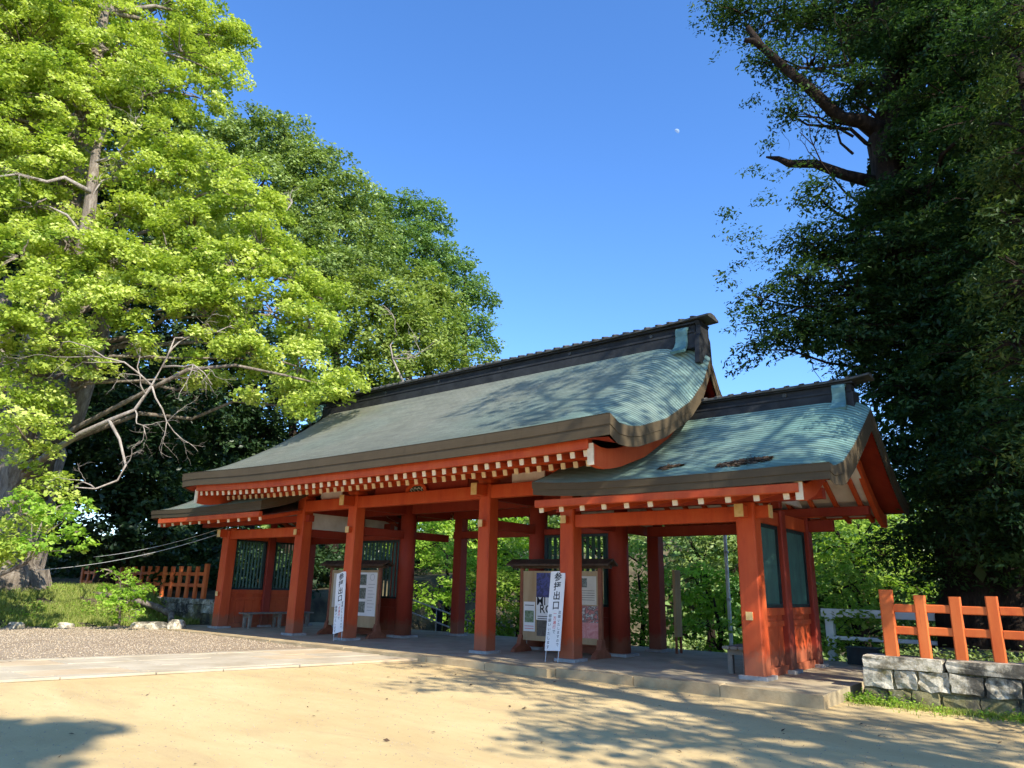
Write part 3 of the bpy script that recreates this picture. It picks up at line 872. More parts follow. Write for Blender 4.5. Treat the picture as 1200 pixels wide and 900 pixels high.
# wings
WV = [(0, 3.06), (.08, 3.04), (.25, 3.18), (.5, 3.55), (.8, 4.08), (1, 4.45)]
def wing(sg, dzl):
    x0, x1 = (4.45, 9.62) if sg > 0 else (-9.85, -4.1)
    vt = [(a, b + dzl) for a, b in WV]
    r = Roof(x0, x1, sg < 0, sg > 0, 1.45, 2.95, 3.05 + dzl, 4.75 + dzl, 0.22, vt, 1.2, 0.10 if sg > 0 else .06, 0.03, 0.30, tv=0.16)
    r.bk = 0.82
    r.build(M['copper'] if sg > 0 else M['copper_wing'], M['bark_edge'], M['red_shaded'], n=34, nx=52, name='wing_roof')
    root = r.root
    xin = 4.5 if sg > 0 else -4.2
    xout = 9.15 if sg > 0 else -9.4
    for sd in (1, -1):
        def Y(v): return v if sd == 1 else 2.9 - v
        # rafters: eave to purlin to ridge
        nrf = 11
        for i in range(nrf):
            x = xin + (xout - sg * .28 - xin) * i / (nrf - 1) + sg * 0.08
            m = MB()
            z = dzl
            key = ('wing', dzl, sd); tv_, tz_ = (-1.36, 2.665) if sd == 1 else (-.86, 2.735)
            if key not in RP:
                m.beam((0, tv_, tz_ + z), (0, 0.02, 2.965 + z), .075, .09, 0, .008)
                m.beam((0, tv_ - .018, tz_ - .004 + z), (0, tv_ + .005, tz_ + .001 + z), .087, .102, 1, .006)
                m.beam((0, 0.0, 2.965 + z), (0, 1.45, 3.80 + z), .075, .09, 0, .008)
                RP[key] = o = m.build('rafter', [M['red'], M['pale']], root)
            else: o = copy_part(RP[key], root)
            o.location = (x, 0 if sd == 1 else 2.9, 0)
            if sd == -1: o.scale = (1, -1, 1)
        ev, ez, eh = (-1.42, 2.765, .135) if sd == 1 else (-.90, 2.815, .075)
        m = MB(); m.beam((xin, Y(ev), ez + dzl), (xout, Y(ev), ez + dzl), .10, eh)
        m.build('eave_board', M['red'], root)
        m = MB()
        sv, sz_ = (-1.40, 2.725) if sd == 1 else (-.90, 2.795)
        m.add([(xin, Y(sv), sz_ + dzl), (xout, Y(sv), sz_ + dzl), (xout, Y(0), 3.03 + dzl), (xin, Y(0), 3.03 + dzl), (xout, Y(1.45), 3.87 + dzl), (xin, Y(1.45), 3.87 + dzl)], [(0, 1, 2, 3), (3, 2, 4, 5)])
        m.build('soffit_board', M['plaster'], root)
        # purlin on the wing columns
        m = MB(); m.beam((4.0 * sg, Y(0), 2.845 + dzl * .6), (xout - sg * .05, Y(0), 2.845 + dzl * .6), .17, .17); m.build('purlin', M['red_shaded'], root)
    m = MB(); m.beam((4.0 * sg, 1.45, 3.66 + dzl), (xout - sg * .05, 1.45, 3.66 + dzl), .18, .20); m.build('ridge_purlin', M['red_shaded'], root)
    bargeboard(root, xout, 0.09, r, 0.215, 0.25, -1.40, 1.45, M['pale'], sgn=sg)
    # carved pendant under the gable peak
    m = MB(); zc = 3.98 + dzl
    out = [(0, .06), (.10, .0), (.17, -.12), (.12, -.22), (.14, -.34), (.06, -.46), (0, -.56), (-.06, -.46), (-.14, -.34), (-.12, -.22), (-.17, -.12), (-.10, .0)]
    m.prism([(1.45 + a, zc + b) for a, b in out], 'x', xout + sg * .05, xout + sg * .09)
    m.build('gable_pendant', M['red_shaded'], root)
    # gable field behind it
    m = MB(); m.prism([(0.0, 2.95 + dzl), (2.9, 2.95 + dzl), (1.45, 3.78 + dzl)], 'x', XO * sg - .03, XO * sg + .03)
    m.build('gable_panel', M['plaster'], root)
    m = MB(); m.beam((XO * sg, 1.45, 2.8), (XO * sg, 1.45, 3.6 + dzl), .16, .16); m.build('king_post', M['red_shaded'], root)
    # ridge starts where the main roof covers it
    ra, rb = (4.6, 9.40) if sg > 0 else (-9.6, -4.6)
    cap = (4.6, 9.68) if sg > 0 else (-9.9, -4.6)
    ridge(r, root, ra, rb, 4.67 + dzl, 0.74, cap)
    ornament(root, 9.17 if sg > 0 else -9.4, 1.45, 4.56 + dzl, 0.62, .22)
    return r
wr = wing(1, 0.0)
wl = wing(-1, 0.20)

# dead leaves lying on the wing roof are separate stuff (see below)

# ---- columns
def plinth(x, y, r, parent):
    m = MB(); m.beam((x, y, 0.0), (x, y, 0.055), r * 2, r * 2, c=.02); m.build('plinth', M['plinth'], parent)
def sq_column(x, y, z1, a=0.165, red='red'):
    m = MB(); c = 0.022
    prof0 = [(-a + c, -a), (a - c, -a), (a, -a + c), (a, a - c), (a - c, a), (-a + c, a), (-a, a - c), (-a, -a + c)]
    vs = [(x + p, y + q, 0.056) for p, q in prof0] + [(x + p * .94, y + q * .94, z1) for p, q in prof0]
    m.add(vs, [(i, (i + 1) % 8, (i + 1) % 8 + 8, i + 8) for i in range(8)] + [tuple(reversed(range(8))), tuple(range(8, 16))])
    o = m.build('column', M[red], gate); plinth(x, y, a + .07, o); return o
def rd_column(x, y, z1, r=0.225):
    m = MB(); m.cyl((x, y, .056), (x, y, z1), r, r * .93, 28); o = m.build('pillar', M['red_shaded'], gate, smooth=False)
    me = o.data
    for p in me.polygons: p.use_smooth = abs(p.normal.z) < .5
    plinth(x, y, r + .07, o); return o
for sx in (-1, 1):
    for X in (XI, XM):
        sq_column(sx * X, 0, 3.44)
        rd_column(sx * X, YM, 3.75)
        sq_column(sx * (X if X > 3 else 1.86), YB + (.08 if X < 3 else 0), 3.44, 0.15, 'red_shaded')
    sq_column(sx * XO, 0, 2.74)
    sq_column(sx * XO, WM, 2.74, .135, 'red_shaded')
    sq_column(sx * XO, WB, 2.74, .135, 'red_shaded')

def bm_(name, p0, p1, w, h, mat='red', c=.012, parent=None):
    m = MB(); m.beam(p0, p1, w, h, 0, c); return m.build(name, M[mat], parent or gate)
a = .16
# front and back head beams
for y, mt in ((0, 'red'), (YB, 'red_shaded')):
    for xa, xb in ((-XM, -XI), (-XI, XI), (XI, XM)):
        bm_('head_beam', (xa + a, y - .03 if y == 0 else y, 3.28), (xb - a, y - .03 if y == 0 else y, 3.28), .20, .28, mt)
for xa, xb in ((-XM, -XI), (-XI, XI), (XI, XM)):
    bm_('inner_beam', (xa + .2, YM, 3.30), (xb - .2, YM, 3.30), .18, .30, 'red_shaded')
bm_('tie_beam', (-XI + .15, YB, 2.70), (XI - .15, YB, 2.70), .12, .20, 'red_shaded')
# purlins
for y in (0, 2 * 1.75):
    bm_('purlin', (-6.05, y, 3.75), (6.05, y, 3.75), .20, .22, 'red')
# cross ties, with painted noses poking out of the front columns
def nose(x, z, w, h, l, parent=None):
    m = MB()
    m.beam((x, -.163, z), (x, -.163 - l, z), w, h, 0, .01)
    m.box(x - w / 2 - .004, x + w / 2 + .004, -.175 - l, -.157 - l, z - h / 2 - .004, z + h / 2 + .004, 1)
    return m.build('beam_nose', [M['red'], M['yellow']], gate)
for sx in (-1, 1):
    for X in (XI, XM):
        x = sx * X
        bm_('cross_tie', (x, .16, 2.60), (x, YM - .2, 2.60), .12, .20, 'red_shaded')
        bm_('cross_tie', (x, YM + .2, 2.60), (x, YB - .14, 2.60), .12, .20, 'red_shaded')
        bm_('cross_beam', (x, .16, 3.26), (x, YM - .2, 3.26), .17, .26, 'red_shaded')
        bm_('cross_beam', (x, YM + .2, 3.26), (x, YB - .14, 3.26), .17, .26, 'red_shaded')
        nose(x, 2.60, .11, .14, .10)
        if X == XI: nose(x, 3.30, .15, .24, .34)
    x = sx * XM
    for y0, y1 in ((.155, YM - .19), (YM + .19, YB - .135)):
        m = MB(); m.box(x - .03, x + .03, y0, y1, 2.702, 3.128); m.build('plaster_panel', M['plaster'], gate)
# wing beams
for sx in (-1, 1):
    dz = 0.05 if sx < 0 else 0
    xs_ = sorted((sx * (XM + .165), sx * (XO - .155)))
    bm_('wing_beam', (xs_[0], -.02, 2.575 + dz), (xs_[1], -.02, 2.575 + dz), .16, .25)
    bm_('wing_beam', (xs_[0], WB, 2.575 + dz), (xs_[1], WB, 2.575 + dz), .14, .22, 'red_shaded')
    for y0, y1 in ((.15, WM - .13), (WM + .13, WB - .13)):
        bm_('end_beam', (sx * XO, y0, 2.585 + dz), (sx * XO, y1, 2.585 + dz), .15, .24)
    # nose along x on the left, to the front on the right
    nose(sx * XO, 2.60 + dz, .14, .20, .22)
    m = MB(); xo = sx * (XO + .16)
    m.beam((xo, 0, 2.60 + dz), (xo + sx * .22, 0, 2.60 + dz), .14, .20, 0, .01)
    m.box(min(xo + sx * .215, xo + sx * .235), max(xo + sx * .215, xo + sx * .235), -.075, .075, 2.495 + dz, 2.705 + dz, 1)
    m.build('beam_nose', [M['red'], M['yellow']], gate)
    xo = sx * (XO + .13)
    bm_('end_beam', (xo, WB, 2.585 + dz), (xo + sx * .45, WB, 2.585 + dz), .14, .22, 'red_shaded')
    nose(sx * XO, 0.95, .10, .12, .05)
    # bracket arm under the wing purlin
    for yy in (0, WB):
        m = MB(); x0 = sx * XO
        m.prism([(x0 - .42, 2.762), (x0 - .36, 2.745), (x0 + .36, 2.745), (x0 + .42, 2.762), (x0 + .42, 2.80), (x0 - .42, 2.80)], 'y', yy - .075, yy + .075)
        m.build('bracket_arm', M['red'], gate)

# boat-shaped brackets over the main columns
for y in (0, YB):
    for sx in (-1, 1):
        for X in (XI, XM):
            x = sx * X
            m = MB()
            m.add([(x + p * s_, y + q * s_, z) for z, s_ in ((3.445, .12), (3.50, .17), (3.545, .17)) for p, q in ((-1, -1), (1, -1), (1, 1), (-1, 1))],
                  [(i + k, (i + 1) % 4 + k, (i + 1) % 4 + 4 + k, i + 4 + k) for k in (0, 4) for i in range(4)] + [(3, 2, 1, 0), (8, 9, 10, 11)])
            b = m.build('bracket_block', M['red'], gate)
            m = MB(); prof = []
            for i in range(9):
                u = i / 8 * 2 - 1
                prof.append((x + .62 * u, 3.56 + .085 * abs(u) ** 2.6 - .012))
            prof += [(x + .62, 3.634), (x - .62, 3.634)]
            m.prism(prof, 'y', y - .085, y + .085)
            m.build('bracket_arm', M['red'], gate)
# white plaster between head beam and purlin, side bays; strut with carved panel in the middle bay
for sx in (-1, 1):
    xs_ = sorted((sx * (XI + .64), sx * (XM - .64)))
    m = MB(); m.box(xs_[0], xs_[1], -.02, .02, 3.422, 3.634); m.build('plaster_panel', M['plaster'], gate)
m = MB(); m.box(-XI + .64, XI - .64, .0, .04, 3.422, 3.634); m.build('red_panel', M['red_shaded'], gate)
fs_ = MB()
outl = [(-.36, 3.424), (-.33, 3.50), (-.24, 3.58), (-.13, 3.634), (.13, 3.634), (.24, 3.58), (.33, 3.50), (.36, 3.424), (.26, 3.424), (.22, 3.50), (.12, 3.555), (-.12, 3.555), (-.22, 3.50), (-.26, 3.424)]
n = len(outl)
for i in range(7):
    q = [outl[i], outl[i + 1] if i < 7 else outl[i], outl[12 - i], outl[13 - i]]
    fs_.prism(q, 'y', -.10, -.02)
strut = fs_.build('frog_leg_strut', M['red'], gate)
m = MB(); m.box(-.10, .10, -.12, -.03, 3.565, 3.66); m.build('strut_block', M['red'], strut)
m = MB(); m.box(-.255, .255, -.058, -.05, 3.424, 3.55); m.build('carved_panel', M['green'], strut)
m = MB()
for cx_, r_ in ((-.17, .030), (-.06, .040), (.06, .036), (.17, .030)):
    pts = [(cx_ + r_ * math.cos(t), -.064, 3.475 + r_ * 1.1 * math.sin(t)) for t in np.linspace(0.1, 5.2, 11)]
    m.tube(pts, [.009] * 11, 5)
m.build('carved_scroll', M['signwhite'], strut)

# gable walls of the main block above the wing roofs
for sx in (-1, 1):
    m = MB(); m.prism([(-.05, 3.84), (3.55, 3.84), (1.75, 5.35)], 'x', sx * XM - .03, sx * XM + .03)
    g_ = m.build('gable_wall', M['plaster'], gate)
    m = MB(); m.beam((sx * XM, 1.75, 3.86), (sx * XM, 1.75, 5.3), .2, .16); m.build('king_post', M['red_shaded'], g_)
    m = MB(); m.beam((sx * XM, 0.1, 3.92), (sx * XM, 3.4, 3.92), .2, .22); m.build('gable_tie', M['red_shaded'], g_)
    bm_('ridge_purlin', (sx * (XM - .2), 1.75, 5.22), (sx * 6.05, 1.75, 5.22), .2, .22, 'red_shaded')
# ceiling boards inside
m = MB()
for i in range(10):
    y = .15 + i * .34
    m.box(-XM + .18, XM - .18, y, y + .325, 3.86, 3.885)
m.build('ceiling_boards', M['red_shaded'], gate)

# ---- lattice windows and boarded dados
SL = {}
def lattice(ax, fixed, a0, a1, z0, z1, nsl, solid=False):
    """ax 'y': window lies in a plane x = fixed, running from y=a0 to a1; 'x': plane y = fixed"""
    def P(u, v, w): return (fixed + v, u, w) if ax == 'y' else (u, fixed + v, w)
    def bar(m, u0, u1, w0, w1, d0, d1, mi=0):
        p, q = P(u0, d0, w0), P(u1, d1, w1)
        m.box(min(p[0], q[0]), max(p[0], q[0]), min(p[1], q[1]), max(p[1], q[1]), w0, w1, mi)
    root = MB(); t = .055
    bar(root, a0, a0 + t, z0, z1, -.05, .05); bar(root, a1 - t, a1, z0, z1, -.05, .05)
    bar(root, a0 + t, a1 - t, z0, z0 + t, -.05, .05); bar(root, a0 + t, a1 - t, z1 - t, z1, -.05, .05)
    win = root.build('lattice_window', M['black'], gate)
    first = None
    w = (a1 - a0 - 2 * t)
    for i in range(nsl):
        u = a0 + t + w * (i + .5) / nsl
        if first is None:
            m = MB(); s_ = w / nsl * .30
            c0 = P(u, 0, z0 + t); c1 = P(u, 0, z1 - t)
            vs = []
            for (du, dv) in ((-s_, 0), (0, -s_), (s_, 0), (0, s_)):
                p = P(u + du, dv, 0); vs.append((p[0], p[1], z0 + t))
            for (du, dv) in ((-s_, 0), (0, -s_), (s_, 0), (0, s_)):
                p = P(u + du, dv, 0); vs.append((p[0], p[1], z1 - t))
            m.add(vs, [(k, (k + 1) % 4, (k + 1) % 4 + 4, k + 4) for k in range(4)])
            first = m.build('lattice_slat', M['green'], win); u0 = u
        else:
            c = copy_part(first, win, (u - u0, 0, 0) if ax == 'x' else (0, u - u0, 0))
    return win
def dado(ax, fixed, a0, a1, z1, nb):
    def B(m, u0, u1, w0, w1, d, mi=0):
        if ax == 'y': m.box(fixed - d, fixed + d, u0, u1, w0, w1, mi)
        else: m.box(u0, u1, fixed - d, fixed + d, w0, w1, mi)
    mt = M['red'] if ax == 'y' else M['red_shaded']
    m = MB(); B(m, a0, a1, .002, .13, .07); m.build('sill', mt, gate)
    m = MB(); B(m, a0, a1, z1 - .12, z1, .065); m.build('dado_rail', mt, gate)
    m = MB(); B(m, a0, a1, z1 - .30, z1 - .215, .05); f = m.build('dado_rail', mt, gate)
    for i in range(nb):
        ua = a0 + (a1 - a0) * i / nb + .004; ub = a0 + (a1 - a0) * (i + 1) / nb - .004
        m = MB(); B(m, ua, ub, .132, z1 - .302, .018 + .003 * (i % 2)); m.build('wall_board', M['red_shaded'] if ax == 'x' else M['red'], f)
        m = MB(); B(m, ua, ub, z1 - .213, z1 - .122, .018 + .003 * (i % 2)); m.build('wall_board', M['red_shaded'] if ax == 'x' else M['red'], f)
for sx in (-1, 1):
    dz = 0.06 if sx < 0 else 0
    for y0, y1 in ((.157, WM - .128), (WM + .128, WB - .128)):
        lattice('y', sx * XO, y0, y1, 1.07, 2.462 + dz, 9)
        dado('y', sx * XO, y0, y1, 1.068, 4)
    xs_ = sorted((sx * (XI + .21), sx * (XM - .21)))
    lattice('x', YM, xs_[0], xs_[1], .95, 2.48, 11)
    dado('x', YM, xs_[0], xs_[1], .948, 5)
    bm_('lattice_header', (xs_[0], YM, 2.55), (xs_[1], YM, 2.55), .12, .13, 'red_shaded')

# ------------------------------------------------------------------ benches
def bench(x, y0, y1, label):
    b = empty('bench', (x, (y0 + y1) / 2, 0), label, 'bench', 'benches along the end walls of the gate')
    for k in range(3):
        m = MB(); m.beam((x - .14 + .14 * k, y0, .415), (x - .14 + .14 * k, y1, .415), .128, .045); m.build('seat_plank', M['greywood'], b)
    for yy in (y0 + .18, (y0 + y1) / 2, y1 - .18):
        m = MB(); m.box(x - .17, x + .17, yy - .045, yy + .045, .30, .391); m.build('cross_bar', M['greywood'], b)
        for dx in (-.13, .13):
            m = MB(); m.beam((x + dx, yy, .001), (x + dx, yy, .299), .09, .09); m.build('leg', M['greywood'], b)
bench(7.36, .28, 2.6, 'weathered wooden bench against the end wall behind the nearest corner column')
bench(-7.30, .35, 2.7, 'weathered wooden bench against the far end wall below the green lattice windows')

# ------------------------------------------------------------------ notice boards
def notice_board(x0, x1, y, panel_mat, post_mat, label, zt=1.66, name='notice_board', axis_y=False):
    b = empty(name, ((x0 + x1) / 2, y, 0), label, 'notice board')
    for xx in (x0, x1):
        m = MB(); m.beam((xx, y, .05), (xx, y, zt + .12), .085, .085); p = m.build('post', M[post_mat], b)
        m = MB()
        m.prism([(y - .30, .001), (y + .30, .001), (y + .27, .07), (y + .10, .16), (y + .055, .34), (y - .055, .34), (y - .10, .16), (y - .27, .07)], 'x', xx - .055, xx + .055)
        m.build('foot', M[post_mat], b)
    m = MB(); m.box(x0 + .043, x1 - .043, y - .025, y + .025, .24, zt); m.build('panel', M[panel_mat], b)
    m = MB()
    m.prism([(y - .20, zt + .10), (y, zt + .20), (y + .20, zt + .10), (y + .20, zt + .14), (y, zt + .25), (y - .20, zt + .14)], 'x', x0 - .30, x1 + .30)
    m.build('roof_cap', M['darkwood'], b)
    m = MB(); m.beam((x0 - .25, y, zt + .085), (x1 + .25, y, zt + .085), .10, .07); m.build('cap_beam', M['darkwood'], b)
    return b
def sheet_on(name, parent, x0, x1, z0, z1, y, mat, dy=.003):
    m = MB(); m.box(x0, x1, y - dy, y, z0, z1); return m.build(name, mat, parent)
def pic_mat(name, cs, scale=6):
    m, nt, bs = nmat(name)
    f = noise(nt, scale, 6, 0.7, worldpos(nt), 1.2)
    k = len(cs)
    L(nt, ramp(nt, f, [(.28 + .44 * i / (k - 1), c) for i, c in enumerate(cs)]), bs.inputs['Base Color'])
    bs.inputs['Roughness'].default_value = .45
    return m
M['print_blue'] = pic_mat('dark_blue_print', [(.02, .02, .09), (.06, .07, .26), (.015, .015, .05), (.12, .15, .36)], 9)
M['print_green'] = pic_mat('green_landscape_print', [(.03, .07, .03), (.14, .22, .10), (.45, .48, .42)], 14)
M['print_grey'] = pic_mat('grey_photo_print', [(.02, .025, .02), (.10, .12, .09), (.38, .40, .36)], 16)
M['print_dark'] = pic_mat('dark_poster_print', [(.03, .025, .02), (.09, .075, .06), (.16, .14, .11)], 10)
M['print_cream'] = simple('cream_poster_paper', (.55, .50, .40), (.66, .61, .50), 3, .5)
M['print_flower'] = pic_mat('floral_poster_print', [(.55, .52, .45), (.62, .16, .14), (.05, .05, .05), (.60, .58, .52), (.70, .30, .28)], 10)
M['print_pink'] = pic_mat('pink_poster_print', [(.45, .10, .10), (.60, .22, .20), (.70, .36, .33)], 7)

bD = notice_board(2.40, 4.38, .95, 'tanwood', 'brownwood', 'tan notice board with a blue poster and lettered sheet between the middle and nearer columns')
yb = .923
sheet_on('poster', bD, 2.80, 3.30, 1.12, 1.62, yb, M['print_blue'])
pw = sheet_on('poster', bD, 2.80, 3.30, .86, 1.118, yb, M['signwhite'])
m = sheet_on('poster', bD, 2.80, 3.30, .66, .858, yb, M['signwhite'])
text('lettering', 'MI', (2.93, .9185, 1.035), (1, 0, 0), (0, 0, 1), .24, M['ink'], bD, .012)
text('lettering', 'RO', (3.06, .9185, .86 + .015), (1, 0, 0), (0, 0, 1), .24, M['ink'], bD, .012)
for k in range(2): sheet_on('printed_line', bD, 2.84, 3.26, .725 - .045 * k, .74 - .045 * k, .9195, M['ink'], .001)
pg = sheet_on('poster', bD, 2.47, 2.77, .42, 1.02, yb, M['signwhite'])
sheet_on('picture', pg, 2.50, 2.74, .60, .84, .9195, M['print_green'], .001)
for k in range(2): sheet_on('printed_line', pg, 2.50, 2.74, .52 - .05 * k, .53 - .05 * k, .9195, M['redink'], .001)
sheet_on('printed_line', pg, 2.50, 2.74, .94, .955, .9195, M['ink'], .001)
sheet_on('poster', bD, 2.82, 3.28, .34, .655, yb, M['print_dark'])
sheet_on('poster', bD, 3.92, 4.30, 1.0, 1.56, yb, M['print_cream'])
q = sheet_on('poster', bD, 3.60, 3.90, 1.0, 1.56, yb, M['print_cream'])
sheet_on('picture', q, 3.94, 4.08, 1.34, 1.52, .9195, M['print_grey'], .001)
for k in range(5): sheet_on('printed_line', q, 3.95, 4.26, 1.27 - .045 * k, 1.278 - .045 * k, .9195, M['ink'], .001)
fl = sheet_on('poster', bD, 3.88, 4.34, .66, .98, yb - .001, M['print_flower'])
sheet_on('picture', fl, 3.88, 4.34, .36, .658, yb - .001, M['print_pink'], .002)

bC = notice_board(-4.15, -2.20, .95, 'tanwood', 'brownwood', 'tan notice board with a white photo sheet between the two farther front columns')
pc = sheet_on('poster', bC, -3.30, -2.28, .52, 1.60, yb, M['signwhite'])
for k in range(3): sheet_on('picture', pc, -2.98, -2.68, 1.28 - .34 * k, 1.55 - .34 * k, .9195, M['print_grey'], .001)
for k in range(9): sheet_on('printed_line', pc, -2.60, -2.34 - .04 * (k % 3), 1.30 - .08 * k, 1.306 - .08 * k, .9195, M['ink'], .001)
m = MB(); m.tube([(-2.46 + .08 * math.cos(t), .9195, 1.48 + .08 * math.sin(t)) for t in np.linspace(0, 6.28, 17)], [.004] * 17, 4); m.build('stamp_ring', M['print_grey'], pc)
sheet_on('poster', bC, -4.02, -3.72, .70, 1.58, yb, M['print_cream'])

# narrow board seen from its edge beyond the right back column
nb = empty('notice_board', (4.85, 3.55, 0), 'brown board on thin legs seen edge-on beside the back column', 'notice board')
for yy in (3.30, 3.52):
    m = MB(); m.beam((4.85, yy, .001), (4.85, yy, .34), .05, .05); m.build('leg', M['brownwood'], nb)
m = MB(); m.beam((4.85, 3.27, 1.05), (4.85, 3.55, 1.05), .06, 1.42, c=.008); m.build('panel', M['tanwood'], nb)
for k in range(2):
    m = MB(); m.beam((4.81, 3.25, .62 + .8 * k), (4.81, 3.57, .62 + .8 * k), .02, .05); m.build('batten', M['brownwood'], nb)

# ------------------------------------------------------------------ lettered signs leaning on the columns
def lean_sign(xb, yb_, label, xt_shift, width=.34, h=1.50, z0=.20):
    b = empty('leaning_sign', (xb, yb_, 0), label, 'sign', 'white lettered signs leaning on front columns')
    right = Vector((1, 0, 0)); up = Vector((xt_shift, .20, 1.0)).normalized()
    nrm = right.cross(up).normalized()             # faces the courtyard (-y)
    right = up.cross(nrm).normalized()
    O = Vector((xb, yb_, 0))
    m = MB()
    c = O + up * (z0 + h / 2)
    m.beam(c - up * h / 2, c + up * h / 2, width, .018, 0, .003, up=nrm)
    m.build('sign_board', M['signwhite'], b)
    for s_ in (-1, 1):
        m = MB(); m.cyl(O + right * s_ * (width / 2 - .03) + up * .0 - Vector((0, 0, 0)), O + right * s_ * (width / 2 - .03) + up * (z0 + h * .9) - nrm * (-.014 if nrm.y > 0 else .014) * 1.0, .008, n=6)
        m.build('wire_leg', M['metal'], b)
    f = nrm if nrm.y < 0 else -nrm
    def P(u, v): return O + right * u + up * (z0 + v) + f * .0105
    kh = 'kanji'
    for i, ch in enumerate('参拝出口'):
        text('lettering', ch, P(.01, h - .12 - .178 * i), right, up, .172, M['ink'], b, .018)
    for i, ch in enumerate('混雑いたしますので'):
        text('lettering', ch, P(.105, h - .80 - .072 * i + .02), right, up, .066, M['ink'], b, .006)
    for i, ch in enumerate('一方通行で'):
        text('lettering', ch, P(.005, h - .82 - .082 * i + .02), right, up, .074, M['redink'] if i < 4 else M['ink'], b, .010)
    for i, ch in enumerate('御願いいたします'):
        text('lettering', ch, P(-.105, h - .86 - .080 * i + .02), right, up, .072, M['ink'], b, .006)
    return b
lean_sign(4.19, -.47, 'white sign with black and red writing leaning on the column before the blue-postered board', -.05, h=1.46)
lean_sign(-1.94, -.47, 'white sign with black and red writing leaning on the column before the photo board', -.28, h=1.46)

# ------------------------------------------------------------------ stone walls and picket fences
def stone_mesh(name, x0, x1, y0, y1, z0, z1, mat, parent, r, rough=.018):
    bm = bmesh.new()
    bmesh.ops.create_cube(bm, size=1.0)
    bmesh.ops.subdivide_edges(bm, edges=bm.edges[:], cuts=2, use_grid_fill=True)
    cx, cy, cz = (x0 + x1) / 2, (y0 + y1) / 2, (z0 + z1) / 2
    w = parent_world(parent)
    for v in bm.verts:
        c = v.co
        k = sum(abs(abs(t) - .5) < 1e-4 for t in c)
        s_ = 1.0 if k < 2 else (.965 if k == 2 else .94)
        j = Vector((r.uniform(-1, 1), r.uniform(-1, 1), r.uniform(-1, 1))) * rough
        v.co = Vector((cx + c.x * (x1 - x0) * s_, cy + c.y * (y1 - y0) * s_, cz + c.z * (z1 - z0) * s_)) + j - w
    me = bpy.data.meshes.new(name); bm.to_mesh(me); bm.free(); me.materials.append(mat)
    o = bpy.data.objects.new(name, me); COL.objects.link(o); o.parent = parent
    return o
def stone_wall(xa, xb, yf, zb, zt, label, seed, depth=.45, copl=(1.0, 1.35)):
    r = random.Random(seed)
    wall = empty('stone_wall', ((xa + xb) / 2, yf, zb), label, 'wall')
    m = MB(); m.box(xa + .03, xb - .03, yf + .05, yf + depth - .02, zb - .2, zt - .17); m.build('wall_core', M['stone_moss'], wall)
    x = xa
    while x < xb - .05:
        l = r.uniform(*copl); e = min(x + l, xb)
        if xb - e < .4: e = xb
        stone_mesh('coping_stone', x + .006, e - .006, yf - .03, yf + depth, zt - .165, zt, M['stone'], wall, r, .010); x = e
    z = zt - .17; row = 0
    while z > zb:
        h = (.27, .25, .3, .3)[row % 4]
        x = xa - .0; zz = max(z - h, zb - .12)
        while x < xb - .05:
            l = r.uniform(.28, .5); e = min(x + l, xb)
            if xb - e < .18: e = xb
            stone_mesh('wall_stone', x + .006, e - .006, yf + r.uniform(-.03, .02), yf + .25, zz + .006, z - .006, M['stone'] if row == 0 and r.random() < .7 else M['stone_moss'], wall, r, .02); x = e
        z -= h; row += 1
    return wall
stone_wall(9.36, 20.0, .12, -.30, .46, 'lichened grey stone wall under the sunlit orange fence beside the gate platform', 3)
stone_wall(-15.6, -9.42, 1.0, -.10, .72, 'shaded low stone wall beneath the picket fence beyond the far wing', 5, copl=(.9, 1.2))

def fence(x0, n, dx, y, zb, h, label, big=(0,), rails=(.30, .66), pw=.155, seed=1):
    r = random.Random(seed)
    f = empty('picket_fence', (x0, y, zb), label, 'fence')
    xe = x0 + dx * (n - 1)
    xs = [x0 + i * dx for i in range(n)]
    for i, x in enumerate(xs):
        b = i in big
        hh = h + (.08 if b else 0) + r.uniform(-.012, .012); w = pw * (1.2 if b else 1)
        jx = r.uniform(-.012, .012)
        m = MB(); m.beam((x + jx, y, zb - .02), (x + jx + r.uniform(-.01, .01), y + r.uniform(-.008, .008), zb + hh), w, w * .62, c=.015)
        m.build('post' if b else 'picket', M['fence'], f)
    for rz in rails:
        for i in range(n - 1):
            m = MB(); z = zb + rz * h + r.uniform(-.004, .004)
            m.beam((xs[i] + .07, y, z), (xs[i + 1] - .07, y, z), .055, .115, c=.010, up=(0, 0, 1))
            m.build('rail', M['fence'], f)
    return f
fence(9.74, 18, .455, .36, .465, .86, 'bright orange picket fence standing on the lichened stone wall beside the gate', rails=(.42, .78), pw=.15)
fence(-20.6, 18, .56, 1.22, .735, 1.02, 'vermilion picket fence half in shade beyond the far wing and the sapling', big=(17, 0), rails=(.40, .76), seed=2)

# ------------------------------------------------------------------ small things round the gate
# white pole standing behind the gate
wp = empty('white_pole', (4.61, 6.92, -0.18), 'thin white pole standing among the bushes behind the near wing', 'pole')
pb = wp.location
m = MB(); m.cyl((pb.x, pb.y, -1.6), (pb.x - .02, pb.y, 5.6), .052, .040, 12); m.build('pole_shaft', M['white'], wp, smooth=True)
for z in (1.1, 2.3):
    m = MB(); m.cyl((pb.x, pb.y, z), (pb.x, pb.y, z + .06), .066, n=12); m.build('pole_band', M['metal'], wp)
m = MB(); m.cyl((pb.x, pb.y, 5.6), (pb.x, pb.y, 5.66), .055, .02, n=12); m.build('pole_cap', M['white'], wp)
